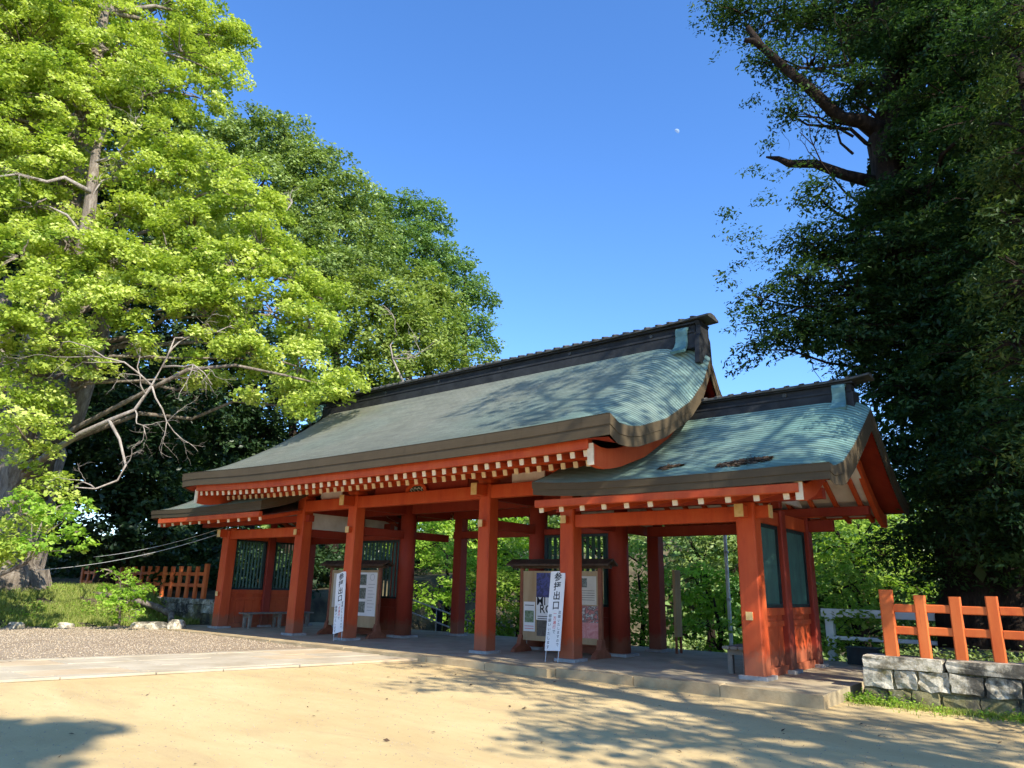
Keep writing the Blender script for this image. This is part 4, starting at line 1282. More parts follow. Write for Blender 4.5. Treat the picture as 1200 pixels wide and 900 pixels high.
# white painted frame by the back corner
wf = empty('barrier', (8.0, 5.2, -.5), 'white painted post and rail barrier behind the near end of the gate', 'barrier')
m = MB(); m.beam((7.56, 5.2, -1.2), (7.56, 5.2, 1.0), .17, .17); m.build('post', M['white'], wf)
m = MB(); m.beam((10.4, 5.2, .2), (10.4, 5.2, 1.0), .17, .17); m.build('post', M['white'], wf)
m = MB(); m.beam((7.40, 5.2, .93), (10.6, 5.2, .93), .12, .17); m.build('rail', M['white'], wf)
m = MB(); m.beam((7.65, 5.2, .42), (10.4, 5.2, .42), .07, .08); m.build('lower_rail', M['white'], wf)
# black planter box at the back corner of the platform
bx = empty('planter_box', (8.45, 4.15, 0), 'small black open box standing on the platform back corner beside the white barrier', 'box')
for nm, a_ in (('side_panel', (8.17, 8.20, 3.95, 4.35)), ('side_panel', (8.70, 8.73, 3.95, 4.35)), ('front_panel', (8.201, 8.699, 3.952, 3.98)), ('back_panel', (8.201, 8.699, 4.32, 4.348))):
    m = MB(); m.box(a_[0], a_[1], a_[2], a_[3], .003, .30); m.build(nm, M['black'], bx)
m = MB(); m.box(8.15, 8.75, 3.93, 4.37, .301, .325); m.build('lid', M['black'], bx)
# handrail of the steps going down behind the gate
hr = empty('handrail', (-5.2, 6.4, -.7), 'pale metal handrail of the steps going down behind the gate', 'handrail')
for dz in (0, -.42):
    m = MB(); m.cyl((-6.7, 6.0, .95 + dz), (-3.9, 6.6, .18 + dz), .024, n=8); m.build('rail', M['metal'], hr, smooth=True)
for t in (.1, .5, .92):
    m = MB(); m.cyl((-6.7 + 2.8 * t, 6 + .6 * t, -1.2), (-6.7 + 2.8 * t, 6 + .6 * t, .93 - .77 * t), .02, n=8); m.build('post', M['metal'], hr, smooth=True)

# person behind the gate, hands raised to the face
def person(loc, heading):
    root = empty('person', loc, 'person in dark jacket and trousers with both hands raised, behind the gate pillars', 'person', rz=heading)
    J = {
     'pel': (0, 0, .90), 'sp1': (0, 0, 1.05), 'ch': (0, -.01, 1.25), 'nk': (0, 0, 1.40), 'nk2': (0, -.01, 1.46), 'hd': (0, -.02, 1.54), 'top': (0, -.005, 1.64),
     'hl': (-.09, 0, .86), 'kl': (-.095, -.02, .48), 'al': (-.09, .02, .08), 'tl': (-.10, -.13, .035),
     'hr': (.09, 0, .86), 'kr': (.10, -.03, .48), 'ar': (.11, .02, .08), 'tr': (.13, -.13, .035),
     'sl': (-.17, 0, 1.36), 'el': (-.37, -.10, 1.26), 'wl': (-.20, -.26, 1.42), 'pl': (-.13, -.29, 1.47),
     'sr': (.17, 0, 1.36), 'er': (.37, -.10, 1.26), 'wr': (.20, -.26, 1.42), 'pr': (.13, -.29, 1.47)}
    Rr = {'pel': .125, 'sp1': .115, 'ch': .135, 'nk': .06, 'nk2': .052, 'hd': .092, 'top': .062, 'hl': .085, 'kl': .058, 'al': .04, 'tl': .035, 'sl': .062, 'el': .046, 'wl': .028, 'pl': .030}
    E_ = [('pel', 'sp1'), ('sp1', 'ch'), ('ch', 'nk'), ('nk', 'nk2'), ('nk2', 'hd'), ('hd', 'top')]
    for s_ in 'lr': E_ += [('pel', 'h' + s_), ('h' + s_, 'k' + s_), ('k' + s_, 'a' + s_), ('a' + s_, 't' + s_), ('ch', 's' + s_), ('s' + s_, 'e' + s_), ('e' + s_, 'w' + s_), ('w' + s_, 'p' + s_)]
    # five fingers on each hand
    for s_, sg in (('l', -1), ('r', 1)):
        bx_ = Vector(J['p' + s_])
        for k in range(4):
            ln = (.060, .070, .066, .050)[k]
            b = bx_ + Vector((-sg * (.012 + .004), -.012 + .0 * k, .028 - .018 * k)); mid = b + Vector((-sg * ln * .55, -.012, .006)); tip = mid + Vector((-sg * ln * .5, .016, -.004))
            for nm, p in (('a', b), ('b', mid), ('c', tip)): J['f%s%d%s' % (s_, k, nm)] = tuple(p)
            Rr['f%s%da' % (s_, k)] = .010; Rr['f%s%db' % (s_, k)] = .009; Rr['f%s%dc' % (s_, k)] = .007
            E_ += [('p' + s_, 'f%s%da' % (s_, k)), ('f%s%da' % (s_, k), 'f%s%db' % (s_, k)), ('f%s%db' % (s_, k), 'f%s%dc' % (s_, k))]
        b = bx_ + Vector((sg * .0, .018, .022)); tip = b + Vector((-sg * .022, .022, .034))
        J['t%sa' % s_ + 'h'] = tuple(b); J['t%sb' % s_ + 'h'] = tuple(tip); Rr['t%sah' % s_] = .012; Rr['t%sbh' % s_] = .009
        E_ += [('p' + s_, 't%sah' % s_), ('t%sah' % s_, 't%sbh' % s_)]
    keys = list(J); ix = {k: i for i, k in enumerate(keys)}
    me = bpy.data.meshes.new('body'); me.from_pydata([J[k] for k in keys], [(ix[a_], ix[b_]) for a_, b_ in E_], [])
    o = bpy.data.objects.new('body', me); COL.objects.link(o)
    md = o.modifiers.new('skin', 'SKIN'); sk = me.skin_vertices[0].data
    for k in keys:
        rr = Rr.get(k, Rr.get(k[:-1] + 'l', .03)); sk[ix[k]].radius = (rr, rr); sk[ix[k]].use_root = (k == 'pel')
    sd_ = o.modifiers.new('sub', 'SUBSURF'); sd_.levels = 1; sd_.render_levels = 1
    bpy.context.view_layer.update()
    bmh = bpy.data.meshes.new_from_object(o.evaluated_get(bpy.context.evaluated_depsgraph_get()))
    bpy.data.objects.remove(o)
    bmh.materials.clear()
    for mm in ('cloth_dark', 'trouser', 'skin'): bmh.materials.append(M[mm])
    for p in bmh.polygons:
        c = p.center; p.use_smooth = True
        if c.z > 1.43 and abs(c.x) < .12 and c.y > -.2: p.material_index = 2
        elif (Vector(c) - Vector(J['pl'])).length < .10 or (Vector(c) - Vector(J['pr'])).length < .10: p.material_index = 2
        elif c.z < .92 and abs(c.x) < .25: p.material_index = 1
    b = bpy.data.objects.new('body', bmh); COL.objects.link(b); b.parent = root
    w = Vector(loc)
    def loc_part(m, name, mat):
        m.v = [tuple(Vector(p) + w) for p in m.v]; return m.build(name, mat, root, smooth=True)
    # hair cap, nose, eyes, ears
    m = MB(); vs = []; fs = []
    nu, nv = 14, 7
    for j in range(nv + 1):
        th = j / nv * 1.75
        for i in range(nu):
            ph = 2 * PI * i / nu
            lim = 1.0 if math.sin(ph) > -.35 else .62
            t = th * lim
            vs.append((.098 * math.sin(t) * math.cos(ph), -.01 + .112 * math.sin(t) * math.sin(ph), 1.575 + .105 * math.cos(t)))
    fs = [(j * nu + i, j * nu + (i + 1) % nu, (j + 1) * nu + (i + 1) % nu, (j + 1) * nu + i) for j in range(nv) for i in range(nu)]
    m.add(vs, fs); loc_part(m, 'hair', M['hair'])
    m = MB(); m.add([(-.012, -.108, 1.535), (.012, -.108, 1.535), (0, -.135, 1.532), (0, -.105, 1.575)], [(0, 1, 2), (1, 3, 2), (3, 0, 2), (0, 3, 1)]); loc_part(m, 'nose', M['skin'])
    for sx in (-1, 1):
        m = MB(); m.cyl((sx * .032, -.100, 1.565), (sx * .032, -.112, 1.565), .011, .006, 8); loc_part(m, 'eye', M['hair'])
        m = MB(); m.cyl((sx * .088, -.01, 1.55), (sx * .104, .0, 1.555), .024, .015, 8); loc_part(m, 'ear', M['skin'])
    m = MB(); m.cyl((-.02, -.106, 1.503), (.02, -.106, 1.503), .006, n=6); loc_part(m, 'mouth', M['redink'])
    return root
pl_ = (-5.58, 6.75, 0.93)
person((pl_[0], pl_[1], -.84), -.6)
m = MB()

# two pale ropes strung from the old tree to the far wing
for k, (a_, b_, sag, lb) in enumerate((((-11.80, -3.62, 1.49), (-7.29, -0.71, 2.59), .18, 'lower pale rope strung from the old tree trunk toward the far wing'),
                              ((-12.13, -1.97, 1.93), (-8.01, -0.16, 2.84), .12, 'upper pale rope strung through the shade toward the far wing'))):
    A, B = Vector(a_), Vector(b_)
    m = MB(); pts = [A.lerp(B, t) - Vector((0, 0, sag * 4 * t * (1 - t))) for t in np.linspace(0, 1, 16)]
    m.tube(pts, [.007] * 16, 6)
    o = m.build('rope', M['metal'], None, smooth=True); tag(o, lb, 'rope', 'ropes strung by the old tree')

# ------------------------------------------------------------------ foliage
def rand_dirs(r, n):
    v = r.normal(size=(n, 3)); return v / np.linalg.norm(v, axis=1)[:, None]

def leaf_quads(P, Nrm, size, r, aspect=.62, droop=.25):
    n = len(P)
    t = rand_dirs(r, n); t[:, 2] -= droop
    t -= Nrm * (t * Nrm).sum(1)[:, None]; t /= np.linalg.norm(t, axis=1)[:, None] + 1e-9
    b = np.cross(Nrm, t)
    s = (size * r.uniform(.45, 1.5, n))[:, None]
    V = np.stack([P - t * s * .5, P + b * s * .5 * aspect + t * s * .05 + Nrm * s * .08, P + t * s * .55, P - b * s * .5 * aspect + t * s * .05 + Nrm * s * .08], 1)
    return V

def crown_leaves(lobes, r, density, clump, per, leaf, flat=.45, aspect=.62, spread=1.0, droop=.25, zs=.8, inner=.35):
    Vs, Ts, clumps = [], [], []
    for (x, y, z, R) in lobes:
        nc = max(4, int(density * R * R))
        d = rand_dirs(r, nc); d[:, 2] = d[:, 2] * .9 + .08
        rad = R * (inner + (1 - inner) * r.uniform(0, 1, nc) ** .55)
        C_ = np.array([x, y, z]) + d * rad[:, None] * np.array([1, 1, zs])
        # a few stragglers break the outline
        k = r.uniform(0, 1, nc) < .12
        C_[k] += d[k] * (R * .22)
        cr = clump * r.uniform(.6, 1.35, nc)
        npc = np.maximum(4, (per * (cr / clump) ** 2).astype(int))
        idx = np.repeat(np.arange(nc), npc)
        n = len(idx)
        off = rand_dirs(r, n) * (r.uniform(0, 1, n) ** .45)[:, None]
        off = off * np.array([1, 1, flat])
        # tilt each clump so it hangs outward
        off[:, 2] -= .35 * (off[:, 0] * d[idx, 0] + off[:, 1] * d[idx, 1])
        P = C_[idx] + off * cr[idx][:, None] * spread
        N_ = d[idx] * .35 + np.array([0, 0, .75]) + r.normal(size=(n, 3)) * .45
        N_ /= np.linalg.norm(N_, axis=1)[:, None]
        Vs.append(leaf_quads(P, N_, leaf, r, aspect, droop))
        tc = np.clip(r.normal(.38, .24, nc), 0, .85)
        Ts.append(np.clip(tc[idx] + r.uniform(-.12, .38, n), 0, 1))
        clumps.append((C_, np.array([x, y, z])))
    return np.concatenate(Vs), np.concatenate(Ts), clumps

def crown(name, parent, mat, V, T):
    n = len(V)
    F = np.arange(n * 4).reshape(n, 4)
    F = np.concatenate([F[:, [0, 1, 2]], F[:, [0, 2, 3]]])
    o = np_mesh(name, V.reshape(-1, 3), F, mat, parent, tint=np.concatenate([T, T]))
    o['kind'] = 'stuff'
    return o

def limb_path(a, b, r, n=7, wob=.06, sag=0.0):
    a = Vector(a); b = Vector(b); L_ = (b - a).length; pts = []
    off = Vector((0, 0, 0))
    for i in range(n):
        t = i / (n - 1)
        if 0 < i < n - 1: off = off + Vector((r.normal(), r.normal(), r.normal() * .6)) * L_ * wob
        p = a.lerp(b, t) + off * (math.sin(t * PI)) + Vector((0, 0, math.sin(t * PI) * L_ * .10 - sag * t * t))
        pts.append(p)
    return pts

def tree(name, base, label, cat, lobes, trunk, trunk_r, leafmat, barkmat, seed, density=16, clump=.5, per=42, leaf=.16,
         flat=.45, aspect=.62, group=None, limbs=True, limb_r=.14, twigs=.35, droop=.25, zs=.8, inner=.35, extra=None, nlimb=99):
    r = np.random.default_rng(seed)
    root = empty(name, base, label, cat, group)
    m = MB()
    tp = [Vector(p) for p in trunk]
    # resample the trunk and roughen it with flutes
    pts, rad = [], []
    for i in range(len(tp) - 1):
        k = 5
        for j in range(k):
            t = j / k; pts.append(tp[i].lerp(tp[i + 1], t)); rad.append(trunk_r[i] * (1 - t) + trunk_r[i + 1] * t)
    pts.append(tp[-1]); rad.append(trunk_r[-1])
    for i in range(1, len(pts) - 1): pts[i] = pts[i] + Vector((r.normal(), r.normal(), 0)) * rad[i] * .10
    ns = 20 if trunk_r[0] > .4 else 10
    n0 = len(m.v); m.tube(pts, rad, ns)
    ph = r.uniform(0, 6.28, 4)
    for i in range(len(pts)):
        for k in range(ns):
            q = Vector(m.v[n0 + i * ns + k]); d = q - pts[i]
            a_ = 2 * PI * k / ns
            f = 1 + .10 * math.sin(3 * a_ + ph[0] + i * .12) + .06 * math.sin(5 * a_ + ph[1] - i * .2) + .05 * math.sin(8 * a_ + ph[2]) + r.normal() * .02
            if i < 3 and trunk_r[0] > .25: f *= 1 + (.35 - .11 * i) * (.6 + .4 * math.sin(5 * a_ + ph[3]))
            m.v[n0 + i * ns + k] = tuple(pts[i] + d * f)
    m.build('trunk', barkmat, root, smooth=True)
    V, T, clumps = crown_leaves(lobes, r, density, clump, per, leaf, flat, aspect, 1.0, droop, zs, inner)
    crown('crown', root, leafmat, V, T)
    tw = MB()
    if limbs:
        for li, (lb, (C_, c0)) in enumerate(zip(lobes, clumps)):
            # start on the trunk, somewhat below the lobe
            c = Vector(lb[:3])
            best = min(range(len(pts)), key=lambda i: (pts[i] - c).length + max(0, pts[i].z - c.z + 1.0) * 1.5 + (2 if i < 3 else 0))
            if li < nlimb:
                pth = limb_path(pts[best], c, r)
                l0 = min(rad[best] * .75, limb_r * (.6 + .16 * lb[3]))
                lm = MB(); lm.tube(pth, [l0 * (1 - .75 * i / (len(pth) - 1)) for i in range(len(pth))], 7)
                lm.build('limb', barkmat, root, smooth=True)
            for cc in C_:
                if r.uniform() < twigs:
                    a_ = Vector(c0) + (Vector(cc) - Vector(c0)) * .12
                    p2 = limb_path(a_, cc, r, 4, .08)
                    tw.tube(p2, [.030, .022, .014, .007], 3)
    if tw.v:
        o = tw.build('twigs', barkmat, root, kind='stuff')
    return root

def bare_twigs(root_loc, starts, mat, seed, name, parent, depth=3, r0=.05):
    """dead branches that fork and fork again"""
    r = np.random.default_rng(seed)
    m = MB()
    def grow(p, d, L_, rad, lev, m):
        n = 5; pts = [Vector(p)]; dd = Vector(d).normalized()
        for i in range(n):
            dd = (dd + Vector((r.normal(), r.normal(), r.normal())) * .26).normalized()
            pts.append(pts[-1] + dd * L_ / n)
        m.tube(pts, [rad * (1 - .65 * i / n) for i in range(n + 1)], 5 if lev > 1 else 4)
        if lev:
            for k in range(3 if lev > 1 else 4):
                i = int(r.integers(2, n + 1))
                q = (dd + Vector((r.normal(), r.normal(), r.normal() * .8)) * .75).normalized()
                grow(pts[i], q, L_ * r.uniform(.4, .65), rad * .45, lev - 1, m)
    for a_, b_, rr in starts:
        A = Vector(a_); B = Vector(b_)
        m = MB(); grow(A, B - A, (B - A).length, rr, depth, m)
        m.build(name, mat, parent, smooth=True)

# --- the big bright ginkgo on the bank, left
G0 = (-14.1, -3.8, .85)
gl = [(-16.38, -8.24, 19.60, 3),(-16.05, -6.29, 24.36, 3.2),(-15.35, -3.54, 27.13, 2.8),(-14.97, -6.04, 19.33, 2.7),(-14.01, -4.30, 20.39, 2.4),(-13.91, -2.41, 23.30, 2.2),(-12.71, -0.77, 22.38, 1.5),(-11.76, 0.05, 22.45, 0.85),(-13.45, -6.11, 15.49, 2.2),
 (-12.52, -4.54, 16.49, 1.9),(-11.49, -3.06, 17.79, 1.7),(-10.87, -1.56, 18.24, 1.1),(-11.14, -0.95, 19.87, 1.1),(-13.14, -7.03, 12.43, 2.4),(-12.17, -5.13, 13.77, 1.3),(-11.11, -3.47, 14.69, 1.4),(-10.56, -2.09, 14.36, 1.3),(-9.57, -1.15, 14.80, 1.2),(-8.65, -0.48, 13.65, 1.1),(-9.34, -1.83, 12.32, 1.3),
 (-7.91, -0.19, 11.96, 1.2),(-6.87, 0.55, 10.74, 1.1),(-7.81, -1.03, 10.85, 1.3),(-6.73, -0.17, 9.43, 1.2),(-5.66, 0.55, 8.86, 1),(-5.40, 0.05, 7.45, 1.1),(-4.32, 0.69, 6.78, 0.75),(-6.48, -0.71, 7.71, 1),(-7.62, -1.74, 8.99, 0.9),
 (-8.73, -2.90, 9.97, 1),(-9.65, -3.85, 10.57, 1.1),(-10.53, -4.89, 10.97, 1.1),(-10.83, -5.91, 10.23, 1.2),(-10.15, -5.36, 8.93, 0.9),(-9.29, -4.33, 8.94, 0.8),(-10.91, -6.22, 8.05, 1),(-10.14, -5.32, 5.21, 0.75),(-10.76, -5.67, 5.94, 0.8),(-9.16, -2.63, 11.34, 0.9),
 (-9.52, -5.01, 2.92, 0.7),(-9.62, -5.30, 2.03, 0.8),(-9.82, -4.31, 3.57, 0.5),(-7.90, -1.19, 7.29, 0.45),(-8.40, 0.94, 12.23, 1),(-14.29, -7.81, 15.82, 2.4),(-5.72, 0.11, 6.46, 0.5),(-10.75, -4.57, 6.30, 0.65),(-9.34, -3.88, 7.08, 0.5),(-11.04, -4.49, 4.60, 0.6),(-9.75, -4.42, 7.83, 0.65),(-7.47, -1.88, 7.00, 0.42),(-8.61, -3.12, 7.77, 0.42),(-6.27, -0.76, 6.67, 0.5),(-11.09, -5.35, 7.06, 0.7),(-10.37, -4.09, 5.34, 0.4),(-8.72, -2.89, 9.01, 0.6),(-3.66, -0.09, 6.32, 0.45),(-4.16, -0.44, 5.98, 0.4),(-3.41, 0.23, 6.75, 0.42),(-11.79, -5.62, 12.34, 1.2),(-10.18, -2.74, 12.66, 1),(-9.97, -4.45, 9.87, 0.9),(-8.98, -3.52, 9.00, 0.8),(-8.26, -2.36, 10.05, 0.9),(-7.55, -1.38, 9.51, 1),(-10.36, -5.73, 7.83, 0.9),(-9.73, -5.00, 7.29, 0.7),(-9.22, -4.13, 7.55, 0.45),(-7.46, -2.08, 7.92, 0.6),(-6.80, -1.27, 8.15, 0.8),(-5.98, 1.13, 10.12, 0.7),(-12.42, -4.21, 19.27, 1.6),(-12.80, -5.56, 16.84, 1.6),(-10.68, -2.39, 15.76, 1.1),(-10.63, -3.61, 12.57, 0.8),(-8.20, 0.30, 13.53, 0.7),(-15.20, -7.17, 21.56, 2.6),(-11.70, -2.23, 20.25, 1.3)]
gk = tree('ginkgo_tree', G0, 'huge bright yellow-green ginkgo with fluted trunk on the grassy bank', 'tree', gl,
     [(-14.1, -3.8, 0.4), (-14.2, -3.7, 2.5), (-14.0, -3.7, 5), (-13.7, -3.9, 8), (-13.5, -4.2, 12), (-13.2, -4.3, 16.5), (-12.9, -4.5, 21)],
     [1.3, 1.02, .95, .72, .55, .38, .12], LF['ginkgo'], M['bark'], 11, density=18, clump=.42, per=112, leaf=.108, flat=.50, limb_r=.13, twigs=.4, aspect=.85, inner=.45, nlimb=52)
# second stems of the old tree
for nm, pth, rr in (('stem', [(-14.8, -3.3, 1.5), (-15.1, -3.2, 5), (-15.3, -3.3, 9), (-15.5, -3.6, 14)], [.8, .62, .42, .15]),
                    ('stem', [(-13.4, -3.7, 3.8), (-12.4, -3.3, 6), (-11.9, -3.1, 9), (-11.7, -3.0, 13)], [.6, .42, .33, .12]),
                    ('stem', [(-14.5, -4.2, 3), (-14.8, -4.7, 6.5), (-15.1, -5.0, 11)], [.6, .42, .15])):
    m = MB(); m.tube(pth, rr, 12); m.build(nm, M['bark'], gk, smooth=True)
m = MB(); m.tube([(-13.95, -4.08, 3.99), (-11.67, -3.86, 4.88), (-10.51, -3.58, 5.37), (-9.14, -3.38, 5.65), (-8.56, -3.02, 5.94), (-8.16, -2.84, 6.63), (-7.86, -2.68, 7.49), (-7.72, -2.61, 8.05)], [.16, .11, .08, .06, .048, .038, .028, .016], 7); m.build('dead_limb', M['deadwood'], gk, smooth=True)
m = MB(); m.tube([(-9.16, -3.41, 5.62), (-8.75, -3.22, 5.07), (-8.47, -3.06, 4.34), (-8.43, -3.22, 3.89), (-8.43, -3.75, 3.60), (-8.41, -4.26, 3.58)], [.048, .042, .036, .03, .022, .012], 7); m.build('dead_limb', M['deadwood'], gk, smooth=True)
m = MB(); m.tube([(-12.12, -4.62, 7.15), (-11.41, -4.36, 9.57), (-11.07, -4.27, 11.17), (-10.99, -4.36, 12.65), (-11.42, -4.36, 14.66), (-11.93, -4.02, 17.74)], [.42, .30, .24, .19, .14, .06], 9); m.build('stem', M['bark'], gk, smooth=True)
m = MB(); m.tube([(-10.87, -4.30, 11.16), (-10.26, -4.08, 11.02), (-10.16, -4.70, 11.22), (-10.11, -5.21, 11.63), (-10.05, -5.70, 11.66)], [.07, .06, .05, .04, .02], 6); m.build('dead_limb', M['deadwood'], gk, smooth=True)
m = MB(); m.tube([(-10.92, -4.45, 13.04), (-10.86, -5.26, 13.13), (-10.87, -5.67, 12.78), (-10.96, -6.42, 12.70), (-11.08, -6.97, 12.36)], [.08, .06, .05, .035, .02], 6); m.build('dead_limb', M['deadwood'], gk, smooth=True)
bare_twigs(None, [((-8.16, -2.84, 6.63), (-8.68, -5.01, 7.57), .035), ((-7.86, -2.68, 7.49), (-7.49, -2.59, 8.83), .03), ((-7.99, -2.72, 7.19), (-6.51, -1.16, 7.07), .035), ((-8.30, -2.93, 6.38), (-8.47, -4.13, 7.04), .028), ((-8.16, -2.84, 6.63), (-6.96, -1.56, 6.03), .03),
                  ((-8.47, -3.06, 4.34), (-7.99, -2.73, 4.95), .02), ((-8.43, -3.75, 3.60), (-8.49, -4.46, 3.92), .02), ((-8.56, -3.02, 5.94), (-8.17, -2.88, 4.94), .025), ((-7.72, -2.61, 8.05), (-6.33, -1.25, 7.93), .028), ((-11.23, -4.42, 14.24), (-10.28, -2.99, 15.44), .035),
                  ((-10.90, -4.41, 12.75), (-9.89, -3.09, 13.95), .03), ((-10.87, -5.67, 12.78), (-10.78, -6.53, 12.98), .025)], M['deadwood'], 4, 'dead_branch', gk)

# --- woods on the slope behind, each tree its own
def forest_tree(px_lobes, base, label, kind, seed, leaf=.20, dens=16, clump=.62, per=54, name='evergreen_tree', top_r=.1, flat=.55, tr=.35, twigs=.12, group='trees on the slope behind the gate'):
    b = Vector(base); top = max(px_lobes, key=lambda l: l[2]); cx = sum(l[0] for l in px_lobes) / len(px_lobes); cy = sum(l[1] for l in px_lobes) / len(px_lobes)
    z0 = float(gz(b.x, b.y)) - .3
    tk = [(b.x, b.y, z0), (b.x * .7 + cx * .3, b.y * .7 + cy * .3, z0 + (top[2] - z0) * .35), (cx, cy, z0 + (top[2] - z0) * .7), (top[0], top[1], top[2])]
    return tree(name, (b.x, b.y, z0 + .3), label, 'tree', px_lobes, tk, [tr, tr * .8, tr * .5, tr * .15], LF[kind], M['bark_dark'], seed, density=dens, clump=clump, per=per, leaf=leaf, flat=flat, limb_r=.10, twigs=twigs, group=group)
forest_tree([(-26.37, 8.80, 28.41, 2.6),(-24.49, 10.08, 28.04, 2.2),(-27.11, 7.37, 27.00, 2.6),(-24.21, 8.58, 24.17, 2.6),(-23.00, 10.59, 25.60, 2),(-25.23, 6.65, 22.47, 2.8),(-22.73, 9.12, 21.38, 2.2),(-22.70, 7.18, 19.22, 2.4)], (-24.08, 10.76, 3.17), 'tall dark evergreen rising directly behind the ginkgo', 'evergreen', 21)
forest_tree([(-22.31, 11.64, 25.87, 2.2),(-20.52, 12.42, 23.84, 2.2),(-21.62, 10.87, 22.63, 2.4),(-19.74, 11.79, 20.76, 2.4),(-20.08, 9.57, 18.90, 2.2),(-19.67, 13.53, 22.32, 1.6),(-18.28, 10.41, 17.19, 2.2),(-17.99, 12.42, 18.89, 1.8)], (-19.88, 13.26, 2.79), 'grey-green evergreen oak behind the left end of the ridge', 'evergreen', 22)
forest_tree([(-22.15, 18.35, 26.48, 1.7),(-23.29, 17.00, 26.58, 1.3),(-20.92, 19.68, 25.69, 1.9),(-20.91, 18.24, 23.15, 2.2),(-20.22, 20.41, 23.18, 1.7),(-21.23, 16.36, 21.88, 1.8),(-20.23, 18.96, 20.76, 1.8)], (-20.81, 19.81, 3.11), 'round-topped green tree poking above its neighbours in mid slope', 'blue', 23)
forest_tree([(-20.28, 23.13, 22.93, 1.6),(-19.55, 23.79, 21.00, 1.5),(-20.20, 21.83, 20.81, 1.8),(-19.26, 22.70, 18.36, 1.8),(-19.84, 20.78, 18.21, 1.8),(-18.79, 24.46, 17.53, 0.8),(-18.96, 21.63, 16.17, 1.5)], (-19.71, 23.65, 3.28), 'dark round tree at the right end of the wooded skyline', 'blue', 24)
forest_tree([(-15.57, 10.65, 15.62, 1.8),(-14.55, 11.85, 15.06, 2),(-13.46, 13.02, 14.24, 1.8),(-14.28, 10.63, 13.01, 1.6),(-12.98, 12.07, 12.49, 1.6),(-15.49, 9.12, 13.72, 1.7),(-12.45, 14.02, 12.45, 1.2),(-12.13, 15.67, 12.58, 1),(-13.69, 10.55, 11.12, 1.4),(-15.16, 9.56, 11.99, 1.4)], (-13.87, 12.59, 2.70), 'olive leafy tree with pale branches just over the ridge', 'olive', 25, leaf=.2)
forest_tree([(-17.12, 16.43, 17.94, 1.4),(-16.39, 17.17, 17.74, 1.3),(-17.51, 16.02, 19.00, 1.3),(-15.79, 16.35, 15.20, 1.3)], (-16.22, 17.33, 2.95), 'yellowish tree crown between the darker skyline trees', 'olive', 26, leaf=.2)
bare_twigs(None, [((-13.01, 9.81, 9.58), (-12.48, 10.40, 12.81), .09), ((-12.36, 10.54, 9.85), (-11.35, 11.60, 12.71), .08), ((-16.39, 11.22, 17.00), (-17.28, 10.07, 18.31), .06), ((-19.98, 7.88, 20.76), (-19.58, 8.52, 22.24), .06)], M['deadwood'], 9, 'pale_branch', bpy.data.objects['evergreen_tree.004'] if 'evergreen_tree.004' in bpy.data.objects else gk, depth=2)
# dark trees directly behind the ginkgo and far wing
forest_tree([(-20.01, -1.69, 9.89, 2.6),(-19.03, 0.98, 9.66, 2.6),(-17.11, 2.76, 8.64, 2.4),(-17.50, -0.58, 6.96, 2.4),(-15.71, 1.07, 5.71, 2),(-22.25, -2.19, 11.70, 2.8),(-18.40, 4.62, 12.11, 2.6),(-16.67, 5.63, 9.60, 2.2),(-20.32, 3.02, 12.88, 2.8),(-21.55, 0.00, 13.45, 2.6)], (-17.70, 1.53, 2.55), 'deep shaded evergreen filling the dark hollow beside the far wing', 'dark', 27, dens=14, group=None)
forest_tree([(-18.81, -1.26, 4.97, 2),(-17.35, -0.20, 4.35, 2),(-15.72, 1.06, 3.75, 1.8),(-15.90, 2.94, 4.27, 1.8),(-15.31, -0.49, 2.69, 1.3),(-14.37, 1.55, 2.49, 1.3),(-19.08, -2.08, 3.61, 2),(-16.61, -1.05, 2.38, 1.1),(-16.50, 3.92, 3.63, 1.5),(-16.86, 3.25, 3.24, 1.4),(-15.38, 3.87, 2.64, 1.2)], (-16.14, 0.11, 1.23), 'low dark bushy tree behind the vermilion picket fence', 'dark', 28, dens=15, group=None)
forest_tree([(-27.06, -5.34, 24.00, 4),(-28.40, -1.97, 28.93, 4),(-26.52, -2.70, 20.48, 3.6),(-27.68, 0.57, 22.57, 3.4),(-24.81, -4.22, 14.82, 3.4),(-25.02, -0.96, 16.16, 3.2),(-26.74, 3.24, 20.36, 3.2),(-25.00, 4.82, 16.89, 3),(-29.00, 2.93, 28.90, 3.2)], (-25.56, 0.65, 2.25), 'tall dark evergreen showing through gaps in the ginkgo', 'dark', 29, dens=11, leaf=.3, clump=.9, group=None)
forest_tree([(-19.50, 8.64, 12.07, 2.6),(-17.13, 10.27, 10.26, 2.4),(-17.19, 8.49, 8.18, 2.2),(-18.23, 6.91, 7.60, 2.2),(-17.06, 11.99, 9.23, 2.2),(-18.29, 4.82, 7.26, 2.2)], (-17.91, 9.21, 2.58), 'dark evergreen standing low behind the main roof', 'dark', 30, dens=12, group=None)

